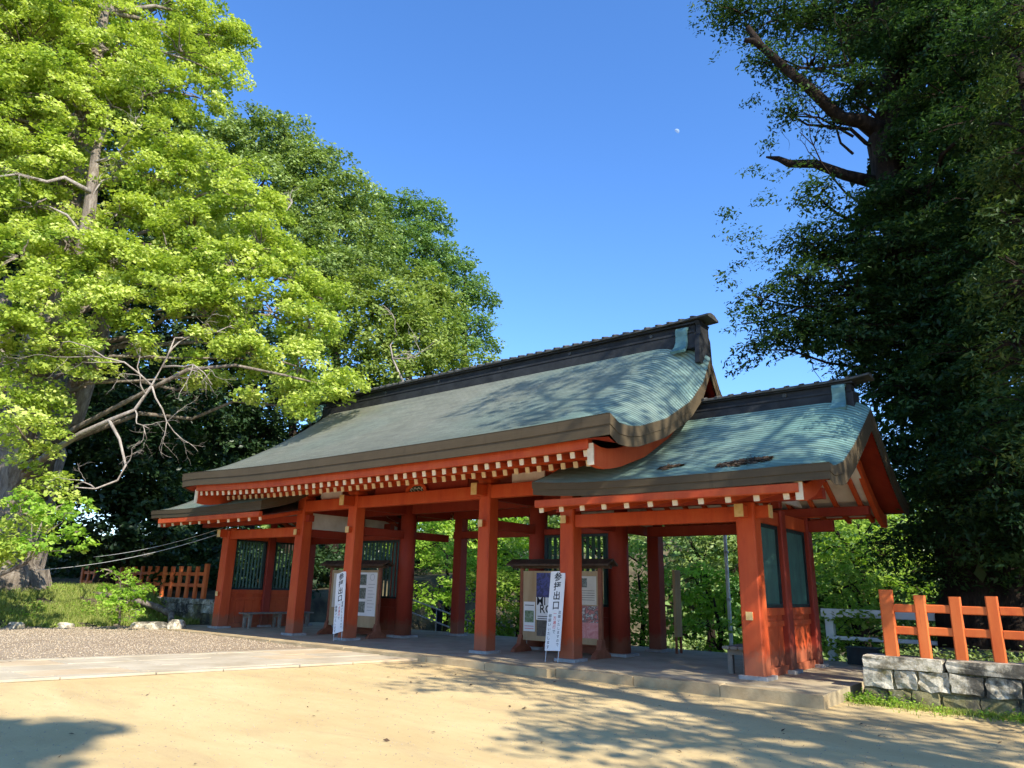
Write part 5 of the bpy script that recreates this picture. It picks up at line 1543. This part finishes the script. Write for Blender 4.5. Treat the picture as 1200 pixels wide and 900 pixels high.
# --- trees and shrubs seen through and behind the gate
def shrub(lobes, base, label, seed, kind='shrub', leaf=.13, dens=22, clump=.40, per=36, name='leafy_shrub', group='sunlit shrubs behind the gate', flat=.38):
    b = Vector(base); z0 = float(gz(b.x, b.y)) - .1
    zt = max(l[2] for l in lobes)
    return tree(name, (b.x, b.y, z0 + .1), label, 'shrub', lobes, [(b.x, b.y, z0), (b.x + .1, b.y + .1, z0 + (zt - z0) * .5), (b.x, b.y, z0 + (zt - z0) * .9)], [.09, .07, .02], LF[kind], M['bark_dark'], seed,
                density=dens, clump=clump, per=per, leaf=leaf, flat=flat, limb_r=.035, twigs=.15, group=group)
shrub([(-8.81, 9.19, 2.83, 1.3),(-8.06, 9.92, 2.53, 1.3),(-7.00, 8.16, 1.20, 1),(-6.30, 8.81, 1.07, 0.9),(-6.96, 7.51, 0.45, 0.8),(-6.62, 9.86, 1.87, 1.1),(-5.49, 8.19, 0.07, 0.7)], (-7.19, 8.68, -0.02), 'bright maple bush behind the person between the pillars', 41, 'maple')
shrub([(-3.75, 8.35, 2.12, 1),(-2.96, 8.32, 1.28, 1),(-3.33, 7.40, 0.99, 0.9),(-2.57, 7.36, 0.09, 0.8),(-2.20, 8.26, 0.48, 0.9),(-3.21, 6.86, -0.06, 0.7),(-4.30, 7.89, 1.25, 0.9)], (-3.29, 8.07, -0.10), 'yellow-green shrub behind the blue-postered notice board', 42, 'shrub')
shrub([(1.37, 8.14, 2.10, 0.9),(1.48, 7.63, 1.11, 0.8),(2.02, 7.36, 0.42, 0.7),(1.49, 7.07, 0.17, 0.6),(1.80, 8.37, 1.36, 0.8),(2.00, 6.78, -0.13, 0.5),(2.57, 6.52, -0.30, 0.4)], (1.55, 7.67, -0.42), 'pale green shrub beside the back column beyond the right notice board', 43, 'shrub')
shrub([(3.33, 8.00, 1.39, 0.9),(3.96, 8.27, 1.17, 0.9),(4.00, 7.20, 0.41, 0.7),(4.60, 7.45, 0.43, 0.7),(3.70, 6.52, 0.20, 0.6),(4.56, 6.36, -0.15, 0.5),(3.50, 7.53, 0.71, 0.7),(4.38, 8.44, 1.18, 0.8)], (4.06, 7.23, -0.34), 'layered maple shrub round the foot of the white pole', 44, 'maple', flat=.25)
shrub([(7.67, 5.84, 1.44, 0.7),(8.08, 5.94, 1.27, 0.7),(7.82, 5.36, 0.72, 0.6),(8.20, 5.46, 0.48, 0.6),(7.54, 5.29, 0.36, 0.5),(7.97, 5.19, 0.08, 0.45),(8.44, 6.02, 0.74, 0.6)], (7.80, 5.87, 0.00), 'sunlit shrub behind the white barrier', 45, 'shrub', leaf=.11)
shrub([(8.98, 6.64, 0.57, 0.6),(9.45, 6.72, 0.51, 0.6),(8.67, 7.09, 0.91, 0.6),(10.01, 6.80, 0.62, 0.6)], (9.14, 6.87, 0.22), 'dim low shrub behind the near orange fence', 46, 'evergreen', leaf=.11)
def mid_tree(lobes, base, label, kind, seed, leaf=.17, dens=12, clump=.55, name='broadleaf_tree', per=44, twigs=.2, tr=.16):
    return forest_tree(lobes, base, label, kind, seed, leaf=leaf, dens=dens, clump=clump, per=per, name=name, tr=tr, twigs=twigs, group=None, flat=.4)
mid_tree([(-13.10, 13.38, 4.76, 1.8),(-11.74, 14.68, 4.62, 1.8),(-10.32, 15.90, 4.87, 1.9),(-11.47, 13.57, 3.12, 1.6),(-9.97, 14.89, 3.17, 1.6),(-9.32, 16.68, 4.07, 1.8),(-13.63, 12.85, 3.52, 1.6)], (-11.79, 14.63, 1.20), 'fresh green tree seen through the middle bay of the gate', 'maple', 51)
mid_tree([(-6.43, 15.07, 4.62, 1.7),(-5.00, 16.00, 4.27, 1.6),(-3.22, 15.89, 3.83, 1.5),(-2.72, 17.29, 4.29, 1.6),(-4.25, 14.11, 2.69, 1.4),(-5.14, 13.53, 2.32, 1.4)], (-5.02, 15.99, 1.34), 'mid-green tree seen between the right pillars', 'evergreen', 52)
mid_tree([(0.39, 13.25, 3.53, 1.4),(1.50, 13.75, 3.38, 1.4),(2.66, 13.14, 2.87, 1.2),(1.17, 12.51, 2.27, 1.1),(2.72, 12.09, 1.97, 1),(0.08, 13.11, 2.60, 1.2)], (1.33, 13.13, 1.41), 'dark spreading tree behind the white pole', 'evergreen', 53, leaf=.15)
mid_tree([(6.16, 11.13, 2.70, 1.3),(6.97, 11.33, 2.94, 1.3),(7.77, 10.48, 2.41, 1.2),(6.68, 10.23, 1.94, 1),(8.11, 10.55, 1.73, 1.1),(5.37, 12.98, 3.91, 1.4)], (6.80, 11.29, 1.25), 'bright leafy tree behind the near gable', 'shrub', 54, leaf=.14)
mid_tree([(8.34, 13.63, 2.80, 1.6),(9.16, 13.75, 2.30, 1.6),(10.28, 13.86, 2.78, 1.8),(8.33, 12.62, 1.30, 1.3),(9.55, 12.79, 1.10, 1.4),(10.60, 12.88, 1.58, 1.5)], (8.77, 13.69, 0.83), 'dark undergrowth tree behind the near orange fence', 'dark', 55, leaf=.16)

# --- the giant dark tree on the right
RT = (10.60, 5.36, 0.77)
rl = [(11.44, 2.92, 3.29, 1.5),(10.45, 4.33, 2.89, 1.3),(9.75, 4.74, 3.65, 1.2),(10.94, 4.38, 4.51, 1.5),(10.08, 4.79, 5.24, 1.4),(9.38, 4.68, 6.07, 1.1),(8.89, 4.07, 6.58, 1.1),(8.18, 3.91, 7.07, 1),(7.58, 3.42, 6.85, 0.7),(7.11, 3.06, 6.45, 0.4),
 (11.71, 3.43, 5.52, 1.6),(10.68, 4.86, 6.45, 1.5),(9.82, 4.75, 7.18, 1.3),(8.99, 4.10, 7.66, 1.1),(8.09, 3.57, 8.00, 0.9),(7.36, 3.14, 7.62, 0.55),(6.89, 2.98, 7.07, 0.35),
 (11.91, 3.44, 6.98, 1.6),(11.08, 4.40, 7.92, 1.5),(9.98, 4.78, 8.57, 1.4),(9.06, 4.42, 9.11, 1.1),(8.26, 3.92, 9.04, 0.8),(12.25, 3.45, 8.46, 1.7),(11.44, 4.42, 9.58, 1.5),(10.45, 4.84, 9.81, 1.2),(9.44, 4.69, 9.97, 0.8),(8.53, 3.99, 10.18, 0.6),
 (12.34, 3.45, 10.10, 1.7),(11.55, 4.43, 11.62, 1.5),(10.81, 4.87, 11.54, 1),(12.74, 3.94, 12.22, 1.9),(11.92, 4.94, 13.79, 1.7),(10.86, 5.38, 14.19, 1.4),(9.82, 5.26, 14.90, 1.2),(8.92, 5.10, 15.80, 1.1),(7.93, 4.87, 16.18, 1),(6.90, 4.57, 16.67, 0.8),(6.29, 4.35, 17.14, 0.6),
 (7.56, 4.25, 14.46, 0.7),(8.52, 4.50, 14.03, 0.9),(9.37, 4.68, 12.99, 0.9),(8.09, 4.19, 12.78, 0.5),(11.95, 5.44, 15.86, 1.8),(10.55, 5.85, 17.34, 1.6),(8.99, 5.62, 18.14, 1.4),(7.50, 5.27, 18.48, 1.2),
 (12.15, 2.94, 4.11, 1.8),(12.70, 2.94, 6.28, 1.8),(13.06, 2.93, 8.63, 1.8),(12.12, 2.94, 2.41, 1.5),(9.11, 5.14, 4.49, 0.9),(11.21, 3.90, 2.21, 1.1),(9.20, 5.16, 2.32, 0.9),(10.07, 4.99, 1.63, 0.8)]
giant = tree('giant_evergreen_tree', (RT[0], RT[1], .4), 'giant dark tree with broken dead limbs leaning over the near gable', 'tree', rl,
     [(RT[0], RT[1], .2), (10.71, 5.47, 3.67), (10.41, 5.64, 6.14), (10.07, 5.60, 8.44), (9.77, 5.55, 10.49), (9.74, 5.55, 12.02), (10.17, 5.81, 13.82), (9.99, 5.99, 16.14), (9.76, 6.16, 18.39)],
     [.85, .66, .54, .46, .38, .34, .28, .2, .1], LF['elm'], M['bark_dark'], 61, density=46, clump=.42, per=52, leaf=.105, flat=.28, aspect=.42, limb_r=.085, twigs=.3, droop=.5, zs=.55, inner=.15)
m = MB(); m.tube([(9.85, 5.57, 12.10), (9.41, 5.09, 12.45), (9.04, 4.62, 12.43), (8.51, 4.30, 13.27), (7.96, 3.95, 14.06), (7.60, 3.74, 14.62), (7.34, 3.55, 15.22)], [.28, .18, .16, .13, .11, .09, .075], 9)
m.tube([(7.60, 3.74, 14.62), (7.45, 3.64, 14.81), (7.24, 3.52, 14.86)], [.10, .08, .06], 7)
m.build('broken_limb', M['bark_dark'], giant, smooth=True)
m = MB(); m.tube([(9.54, 5.52, 10.90), (8.89, 5.10, 11.16), (8.32, 4.76, 11.51), (7.78, 4.52, 11.59), (7.55, 4.46, 11.79), (7.28, 4.38, 11.90)], [.16, .13, .11, .10, .07, .025], 8); m.build('broken_limb', M['bark_dark'], giant, smooth=True)
m = MB(); m.tube([(9.98, 5.79, 12.90), (10.86, 6.08, 14.42), (11.19, 6.41, 16.04), (11.25, 6.51, 17.46)], [.32, .24, .20, .1], 9); m.build('limb', M['bark_dark'], giant, smooth=True)
bare_twigs(None, [((9.23, 4.86, 11.96), (7.88, 4.13, 13.84), .035), ((9.18, 4.85, 11.50), (7.71, 4.09, 12.77), .035), ((8.76, 4.35, 8.74), (6.78, 3.15, 9.49), .03), ((9.31, 4.46, 9.92), (7.30, 3.65, 10.78), .03), ((9.67, 4.93, 12.77), (8.75, 4.55, 14.46), .03), ((9.02, 4.61, 12.15), (8.07, 3.98, 11.71), .03)], M['bark_dark'], 15, 'bare_branch', giant, depth=2)
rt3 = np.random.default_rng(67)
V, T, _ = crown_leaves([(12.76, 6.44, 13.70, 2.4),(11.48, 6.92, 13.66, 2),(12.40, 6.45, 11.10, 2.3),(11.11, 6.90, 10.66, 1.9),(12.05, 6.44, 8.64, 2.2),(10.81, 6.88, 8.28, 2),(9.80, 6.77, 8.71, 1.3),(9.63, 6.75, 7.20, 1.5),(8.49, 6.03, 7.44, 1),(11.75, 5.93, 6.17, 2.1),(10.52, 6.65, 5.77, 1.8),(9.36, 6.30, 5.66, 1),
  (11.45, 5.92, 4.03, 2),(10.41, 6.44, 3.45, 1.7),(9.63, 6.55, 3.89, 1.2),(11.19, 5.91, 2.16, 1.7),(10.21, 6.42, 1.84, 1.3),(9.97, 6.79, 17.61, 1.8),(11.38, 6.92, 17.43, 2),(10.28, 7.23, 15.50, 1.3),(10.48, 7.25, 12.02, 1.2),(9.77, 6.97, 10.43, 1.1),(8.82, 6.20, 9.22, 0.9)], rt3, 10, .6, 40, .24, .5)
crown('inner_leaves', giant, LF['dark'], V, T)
rt2 = np.random.default_rng(66)
V, T, _ = crown_leaves([(7.17, 3.50, 11.11, 0.35),(7.47, 3.60, 10.13, 0.4),(8.04, 3.87, 10.85, 0.45),(6.77, 3.15, 9.38, 0.35),(7.29, 3.33, 9.08, 0.4),(6.63, 3.09, 9.96, 0.2),(6.92, 3.20, 8.70, 0.35),(7.63, 3.85, 12.06, 0.3),(6.11, 4.07, 16.31, 0.4),(6.62, 4.16, 15.27, 0.4),(7.19, 4.14, 13.40, 0.25),(8.63, 4.53, 12.02, 0.5),(7.72, 3.67, 8.56, 0.5),(6.61, 2.87, 8.13, 0.3),(6.84, 2.96, 6.08, 0.3)], rt2, 30, .28, 24, .09, .35, .42, 1.0, .5)
crown('wispy_sprays', giant, LF['elm'], V, T)
# dense yew at the picture's right, partly lit
yl = [(12.86, 0.44, 8.93, 1),(12.54, 0.24, 7.75, 0.8),(12.24, 0.14, 6.67, 0.75),(12.26, -0.05, 5.64, 0.8),(11.89, -0.06, 4.81, 0.55),(12.17, -0.06, 4.39, 0.8),(12.12, 0.74, 7.72, 0.5),(12.20, 0.94, 8.90, 0.55),(11.67, 0.73, 6.07, 0.45),(13.18, 0.92, 10.55, 1.2),(12.16, -0.06, 3.32, 0.7),(12.54, 1.14, 10.20, 0.6)]
yb_ = (12.14, 0.34, 0.30)
tree('yew_tree', (yb_[0], yb_[1], .35), 'drooping dark green conifer sprays hanging in front of the giant tree', 'tree', yl, [(yb_[0], yb_[1], .2), (yb_[0], yb_[1], 3), (yb_[0] + .3, yb_[1], 6), (yb_[0] + .4, yb_[1], 9.5)], [.22, .18, .12, .04],
     LF['yew'], M['bark_dark'], 71, density=60, clump=.30, per=40, leaf=.085, flat=.35, aspect=.35, droop=.7, limb_r=.05, twigs=.3, inner=.2)

# --- tall trees standing to the right of the camera; they throw the dappled shade
def shade_tree(base, lobes, label, seed, dens=8, per=30, h=12, leaf=.17):
    return tree('zelkova_tree', base, label, 'tree', lobes, [base, (base[0], base[1], h * .35), (base[0] - .4, base[1] + .3, h * .7), (base[0] - .6, base[1] + .3, h)], [.5, .4, .28, .08], LF['elm'], M['bark_dark'], seed,
                density=dens, clump=.55, per=per, leaf=leaf, flat=.35, limb_r=.10, twigs=.3, group='trees round the courtyard')
shade_tree((19.5, -6.2, -.3), [(13.2, -2.6, 14.2, 1.3), (14.5, -4.2, 13.0, 1.2), (15.8, -2.2, 15.0, 1.5), (17.0, -5.2, 12.0, 1.5), (18.5, -3.0, 14.5, 1.8), (20.5, -4.5, 12.0, 2.0), (16.5, -6.5, 10.0, 1.2), (19.0, -7.0, 9.5, 1.5), (17.5, -3.8, 10.3, 1.2), (22, -2, 13, 2), (15.2, -.6, 13.6, 1.0), (17.8, -.2, 12.5, 1.3), (19.5, -8.5, 9.0, 1.2), (21.5, -7.5, 9.6, 1.6), (23.5, -6.0, 11, 2), (17.6, -7.6, 7.8, .9), (20.6, -5.6, 8.4, 1.3), (24, -8.5, 10.5, 1.6)], 'tall zelkova on the right of the courtyard shading the near wing', 101, dens=9, per=34, h=14)
shade_tree((16.8, 1.8, .3), [(14.6, .6, 7.7, 1.3), (15.5, 1.6, 8.9, 1.5), (14.1, 2.0, 6.8, .9), (16.6, .6, 9.8, 1.6), (15.2, 1.0, 10.6, 1.2), (17.5, 2.0, 9.0, 1.6), (14.6, 3.0, 8.2, 1.0)], 'dense unseen tree added on the far right to shade the near gable', 103, dens=22, per=40, h=10)  # out-of-view tree added to keep the sun off the near gable
shade_tree((21.0, -16.5, -.3), [(16.3, -14.6, 11.0, 1.2), (17.8, -15.4, 12.4, 1.6), (19.5, -15.2, 12.5, 1.8), (15.0, -14.9, 10.6, .9), (21, -17, 12.5, 2), (22.5, -15.6, 11, 2), (17.5, -17, 11, 1.6)], 'zelkova behind the courtyard throwing its shade on the sand', 102, dens=40, per=90, h=12, leaf=.24)

# --- far woods closing the view
fr = np.random.default_rng(90)
fl_ = []
for i in range(110):
    a_ = fr.uniform(-1.45, .3) if i % 2 else -1.45 + 1.75 * i / 110
    d_ = fr.uniform(50, 75)
    x_ = 12.4 + math.sin(a_) * d_; y_ = -12 + math.cos(a_) * d_
    fl_.append((x_, y_, fr.uniform(-1, 5) + max(0, (-a_ - .8)) * 30, fr.uniform(3.5, 5.5)))
V, T, _ = crown_leaves(fl_, fr, 3.2, 1.3, 26, .55, .6)
fw = crown('far_woods', None, LF['blue'], V, T); tag(fw, 'green woods closing the view far behind the gate', kind='stuff')

# round shrub beside the wall, off to the right; its shade falls on the stones
tree('round_shrub', (13.0, -.8, -.2), 'dense round shrub growing beside the lichened stone wall', 'shrub', [(12.95, -.8, .7, .85), (13.5, -.6, 1.1, .8), (12.8, -.75, 1.2, .5), (14.0, -.9, .8, .9)],
     [(13.1, -.8, -.3), (13.1, -.8, .6), (13.0, -.8, 1.5)], [.07, .05, .02], LF['evergreen'], M['bark'], 83, density=60, clump=.22, per=26, leaf=.09, limb_r=.02, twigs=.1)
# undergrowth behind the picket fence, shade put into its dark leaf colour
ur = np.random.default_rng(92)
ul = []
for i in range(50):
    x_ = ur.uniform(-25, -13.2); y_ = ur.uniform(1.9, 8)
    ul.append((x_, y_, float(gz(x_, y_)) + .4, ur.uniform(.6, 1.1)))
for i in range(110):
    x_ = -9.8 - ur.gamma(2.0, 5.0); y_ = ur.uniform(2.2, 22)
    ul.append((x_, y_, float(gz(x_, y_)) + .35, ur.uniform(.7, 1.3)))
V, T, _ = crown_leaves(ul, ur, 11, .5, 26, .22, .5)
ug = crown('undergrowth', None, LF['dark'], V, T); tag(ug, 'dark undergrowth covering the slope behind the vermilion picket fence', kind='stuff')
ul = []
for i in range(90):
    x_ = ur.uniform(-9.5, 14); y_ = ur.uniform(9, 26)
    ul.append((x_, y_, float(gz(x_, y_)) + .2, ur.uniform(.6, 1.1)))
V, T, _ = crown_leaves(ul, ur, 12, .5, 26, .19, .5)
ug = crown('undergrowth', None, LF['evergreen'], V, T); tag(ug, 'tangled green undergrowth covering the low ground behind the gate', kind='stuff')

# ------------------------------------------------------------------ bank: grass, rocks, root, sapling
def blades(name, n, fx, fy, mask, h, label, seed, mat=LF['grass'], w=.012, zf=None):
    r = np.random.default_rng(seed)
    x = fx(r, n); y = fy(r, n); k = mask(x, y); x = x[k]; y = y[k]; n = len(x)
    z = gz(x, y) - .01 if zf is None else zf(x, y)
    hh = h * r.uniform(.45, 1.4, n) * (1 + .5 * np.sin(x * 2.3) * np.sin(y * 2.9)); a_ = r.uniform(0, 6.28, n); ln = r.uniform(.1, .6, n) * hh
    ax = np.cos(a_); ay = np.sin(a_); b_ = r.uniform(0, 6.28, n)
    V = np.zeros((n, 3, 3)); V[:, 0] = np.stack([x - ax * w, y - ay * w, z], -1); V[:, 1] = np.stack([x + ax * w, y + ay * w, z], -1)
    V[:, 2] = np.stack([x + np.cos(b_) * ln, y + np.sin(b_) * ln, z + hh], -1)
    o = np_mesh(name, V.reshape(-1, 3), np.arange(3 * n).reshape(n, 3), mat, tint=r.uniform(0, 1, n))
    return tag(o, label, kind='stuff')
bank_mask = lambda x, y: (bank_edge(x, y) < .05 + .12 * np.sin(y * 9)) & (y < .9) & (np.sin(x * 3.1 + 2 * np.sin(y * 1.3)) * np.sin(y * 2.7 + x) > -.72)
blades('grass', 90000, lambda r, n: -10.4 - r.gamma(1.4, 1.6, n), lambda r, n: r.uniform(-9, .9, n), bank_mask, .14, 'bright grass growing over the bank under the ginkgo', 5)
blades('verge_grass', 5000, lambda r, n: r.uniform(9.3, 12.6, n), lambda r, n: .1 - r.gamma(1.2, .10, n), lambda x, y: y > -1.0, .07, 'thin weeds growing along the foot of the lichened stone wall', 6, w=.008)
# broad-leaved weeds on the bank and at the wall's foot
wr_ = np.random.default_rng(31)
def weeds(name, pts, label, leaf=.07, n=26, mat=LF['maple']):
    Vs, Ts = [], []
    for (x, y, s_) in pts:
        z = float(gz(x, y)); k = int(n * s_)
        P = np.array([x, y, z + .06]) + wr_.normal(size=(k, 3)) * np.array([.13, .13, .05]) * s_
        P[:, 2] = np.maximum(P[:, 2], z + .01)
        N_ = np.array([0, 0, 1]) + wr_.normal(size=(k, 3)) * .5; N_ /= np.linalg.norm(N_, axis=1)[:, None]
        Vs.append(leaf_quads(P, N_, leaf, wr_, .6)); Ts.append(wr_.uniform(0, 1, k))
    o = crown(name, None, mat, np.concatenate(Vs), np.concatenate(Ts)); tag(o, label, kind='stuff')
weeds('bank_weeds', [(-10.6 - wr_.gamma(1.3, 1.3), wr_.uniform(-7, .5), wr_.uniform(.6, 1.6)) for _ in range(150)], 'leafy weeds scattered through the grass of the bank')
weeds('wall_weeds', [(wr_.uniform(9.15, 9.95), wr_.uniform(-.14, .06), wr_.uniform(.5, 1.1)) for _ in range(34)] + [(wr_.uniform(10, 12.5), wr_.uniform(-.5, .05), wr_.uniform(.3, .7)) for _ in range(40)], 'small green weeds at the foot of the lichened wall by the platform corner', .045)
weeds('bed_weeds', [(wr_.uniform(9.6, 13), wr_.uniform(.55, 2.5), wr_.uniform(.8, 1.6)) for _ in range(70)], 'low weeds on the soil behind the near fence', .06, mat=LF['evergreen'])

rk = random.Random(8)
def rock(x, y, sx, sy, sz, label, mat='stone'):
    bm = bmesh.new(); bmesh.ops.create_icosphere(bm, subdivisions=3, radius=1)
    import mathutils
    off = Vector((rk.uniform(-9, 9), rk.uniform(-9, 9), rk.uniform(-9, 9)))
    for v in bm.verts:
        n_ = mathutils.noise.noise(v.co * 1.1 + off) * .45 + mathutils.noise.noise(v.co * 3 + off) * .12
        c = v.co * (1 + n_)
        c.x = max(-.8, min(.85, c.x)); c.z = max(-.6, min(.8, c.z))
        v.co = Vector((c.x * sx, c.y * sy, c.z * sz))
    me = bpy.data.meshes.new('rock'); bm.to_mesh(me); bm.free(); me.materials.append(M[mat])
    o = bpy.data.objects.new('rock', me); COL.objects.link(o); o.location = (x, y, float(gz(x, y)) + sz * .35)
    o.rotation_euler = (0, 0, rk.uniform(0, 3))
    return tag(o, label, 'rock', 'rocks at the edge of the bank')
rock(-8.15, -1.15, .26, .2, .24, 'pale upright rock nearest the far corner of the platform')
rock(-8.75, -1.35, .34, .26, .17, 'flat pale rock next to the upright one by the platform')
rock(-9.5, -1.5, .30, .24, .14, 'low pale rock at the toe of the tree root')
rock(-10.45, -3.1, .22, .2, .12, 'small grey rock in the grass edge by the gravel')
rock(-10.5, -4.3, .30, .22, .14, 'grey rock half buried in the grass edge')
m = MB(); m.tube([(-12.6, -1.6, .85), (-11.6, -.9, .72), (-10.7, -.5, .50), (-9.9, -.4, .30), (-9.2, -.75, .10), (-8.9, -.95, -.1)], [.05, .085, .10, .10, .08, .03], 9)
o = m.build('tree_root', M['bark'], gk, smooth=True)
sp = (-8.91, -2.33, 0.47)
tree('sapling', (sp[0], sp[1], float(gz(sp[0], sp[1]))), 'young bushy sapling with yellow-green leaves in front of the vermilion fence', 'shrub',
     [(-8.95, -2.41, 1.08, 0.5),(-9.06, -2.66, 1.48, 0.3),(-8.66, -2.27, 0.70, 0.5),(-9.08, -2.70, 0.85, 0.42),(-8.76, -2.01, 0.95, 0.35),(-8.76, -2.47, 0.50, 0.45),(-8.40, -2.17, 0.47, 0.3),(-9.00, -2.28, 1.45, 0.25)],
     [(sp[0], sp[1], float(gz(sp[0], sp[1])) - .1), (-8.94, -2.39, 0.81), (-8.98, -2.49, 1.26)], [.04, .03, .01], LF['maple'], M['bark'], 81, density=60, clump=.18, per=24, leaf=.09, limb_r=.02, twigs=.3, aspect=.6)
tree('maple_sapling', (-12.2, -5.6, .8), 'bright maple foliage reaching in beside the old trunk', 'tree',
     [(-8.37, -4.72, 2.89, 0.55),(-7.77, -4.26, 2.91, 0.35),(-7.81, -4.35, 2.37, 0.35),(-8.25, -5.00, 2.03, 0.5),(-8.61, -5.44, 3.05, 0.5),(-7.50, -4.12, 2.07, 0.25)],
     [(-12.2, -5.6, .6), (-8.48, -5.03, 1.62), (-8.42, -4.86, 2.67)], [.07, .05, .02], LF['maple'], M['bark'], 82, density=50, clump=.24, per=22, leaf=.12, limb_r=.025, twigs=.3, aspect=.7)

# dead leaves caught on the near wing roof
dl = np.random.default_rng(12)
def debris(name, x0, x1, t0, t1, n, label):
    x = dl.uniform(0, 1, n); th = dl.normal(0, .33, n)
    X = x0 + (x1 - x0) * x; tt = t0 + (t1 - t0) * (x * .5 + .25 + th * (1 - abs(x - .5) * 1.2))
    P = np.stack([X, wr.y(tt, 1), wr.z(X, tt) + .016 + dl.uniform(0, .012, n)], -1)
    N_ = np.array([0, -.4, .9]) + dl.normal(size=(n, 3)) * .2; N_ /= np.linalg.norm(N_, axis=1)[:, None]
    o = crown(name, None, LF['dry'], leaf_quads(P, N_, .075, dl, .6), dl.uniform(0, 1, n)); tag(o, label, kind='stuff')
debris('dry_leaf_drift', 7.85, 8.65, .10, .20, 800, 'long drift of dead brown leaves caught on the near wing roof')
debris('dry_leaf_patch', 6.75, 7.15, .16, .21, 180, 'small patch of dead leaves on the near wing roof')

lr = np.random.default_rng(44)
n_ = 110
X_ = lr.uniform(1.5, 13, n_); Y_ = -1.5 - lr.gamma(1.6, 2.2, n_)
N_ = np.array([0, 0, 1]) + lr.normal(size=(n_, 3)) * .25; N_ /= np.linalg.norm(N_, axis=1)[:, None]
lt = crown('fallen_leaves', None, LF['dry'], leaf_quads(np.stack([X_, Y_, gz(X_, Y_) + .016], -1), N_, .05, lr, .55), lr.uniform(0, 1, n_)); tag(lt, 'a few dry leaves lying about on the courtyard sand', kind='stuff')

# half moon in the day sky
mp = Vector((-1228.72, 2719.19, 2050.50))
bm = bmesh.new(); bmesh.ops.create_icosphere(bm, subdivisions=5, radius=12)
mv = (mp - Vector(cam.matrix_world.translation)).normalized()
mrt = mv.cross(Vector((0, 0, 1))).normalized(); mup = mrt.cross(mv).normalized()
ml = (mrt * .62 + mup * .62 + mv * .28).normalized()
bmesh.ops.delete(bm, geom=[f_ for f_ in bm.faces if f_.normal.dot(ml) < 0], context='FACES')
me = bpy.data.meshes.new('moon'); bm.to_mesh(me); bm.free()
mm_, nt_, bs_ = nmat('moon_surface'); bs_.inputs['Base Color'].default_value = (.10, .13, .17, 1); bs_.inputs['Roughness'].default_value = 1
em_ = ramp(nt_, noise(nt_, .08, 3, .5, worldpos(nt_)), [(.3, (.28, .46, .86)), (.7, (.36, .55, .92))])
me.materials.append(mm_)
o = bpy.data.objects.new('moon', me); COL.objects.link(o); o.location = mp
L(nt_, em_, bs_.inputs['Emission Color']); bs_.inputs['Emission Strength'].default_value = .42
tag(o, 'small pale moon in the blue sky between the trees', 'moon')
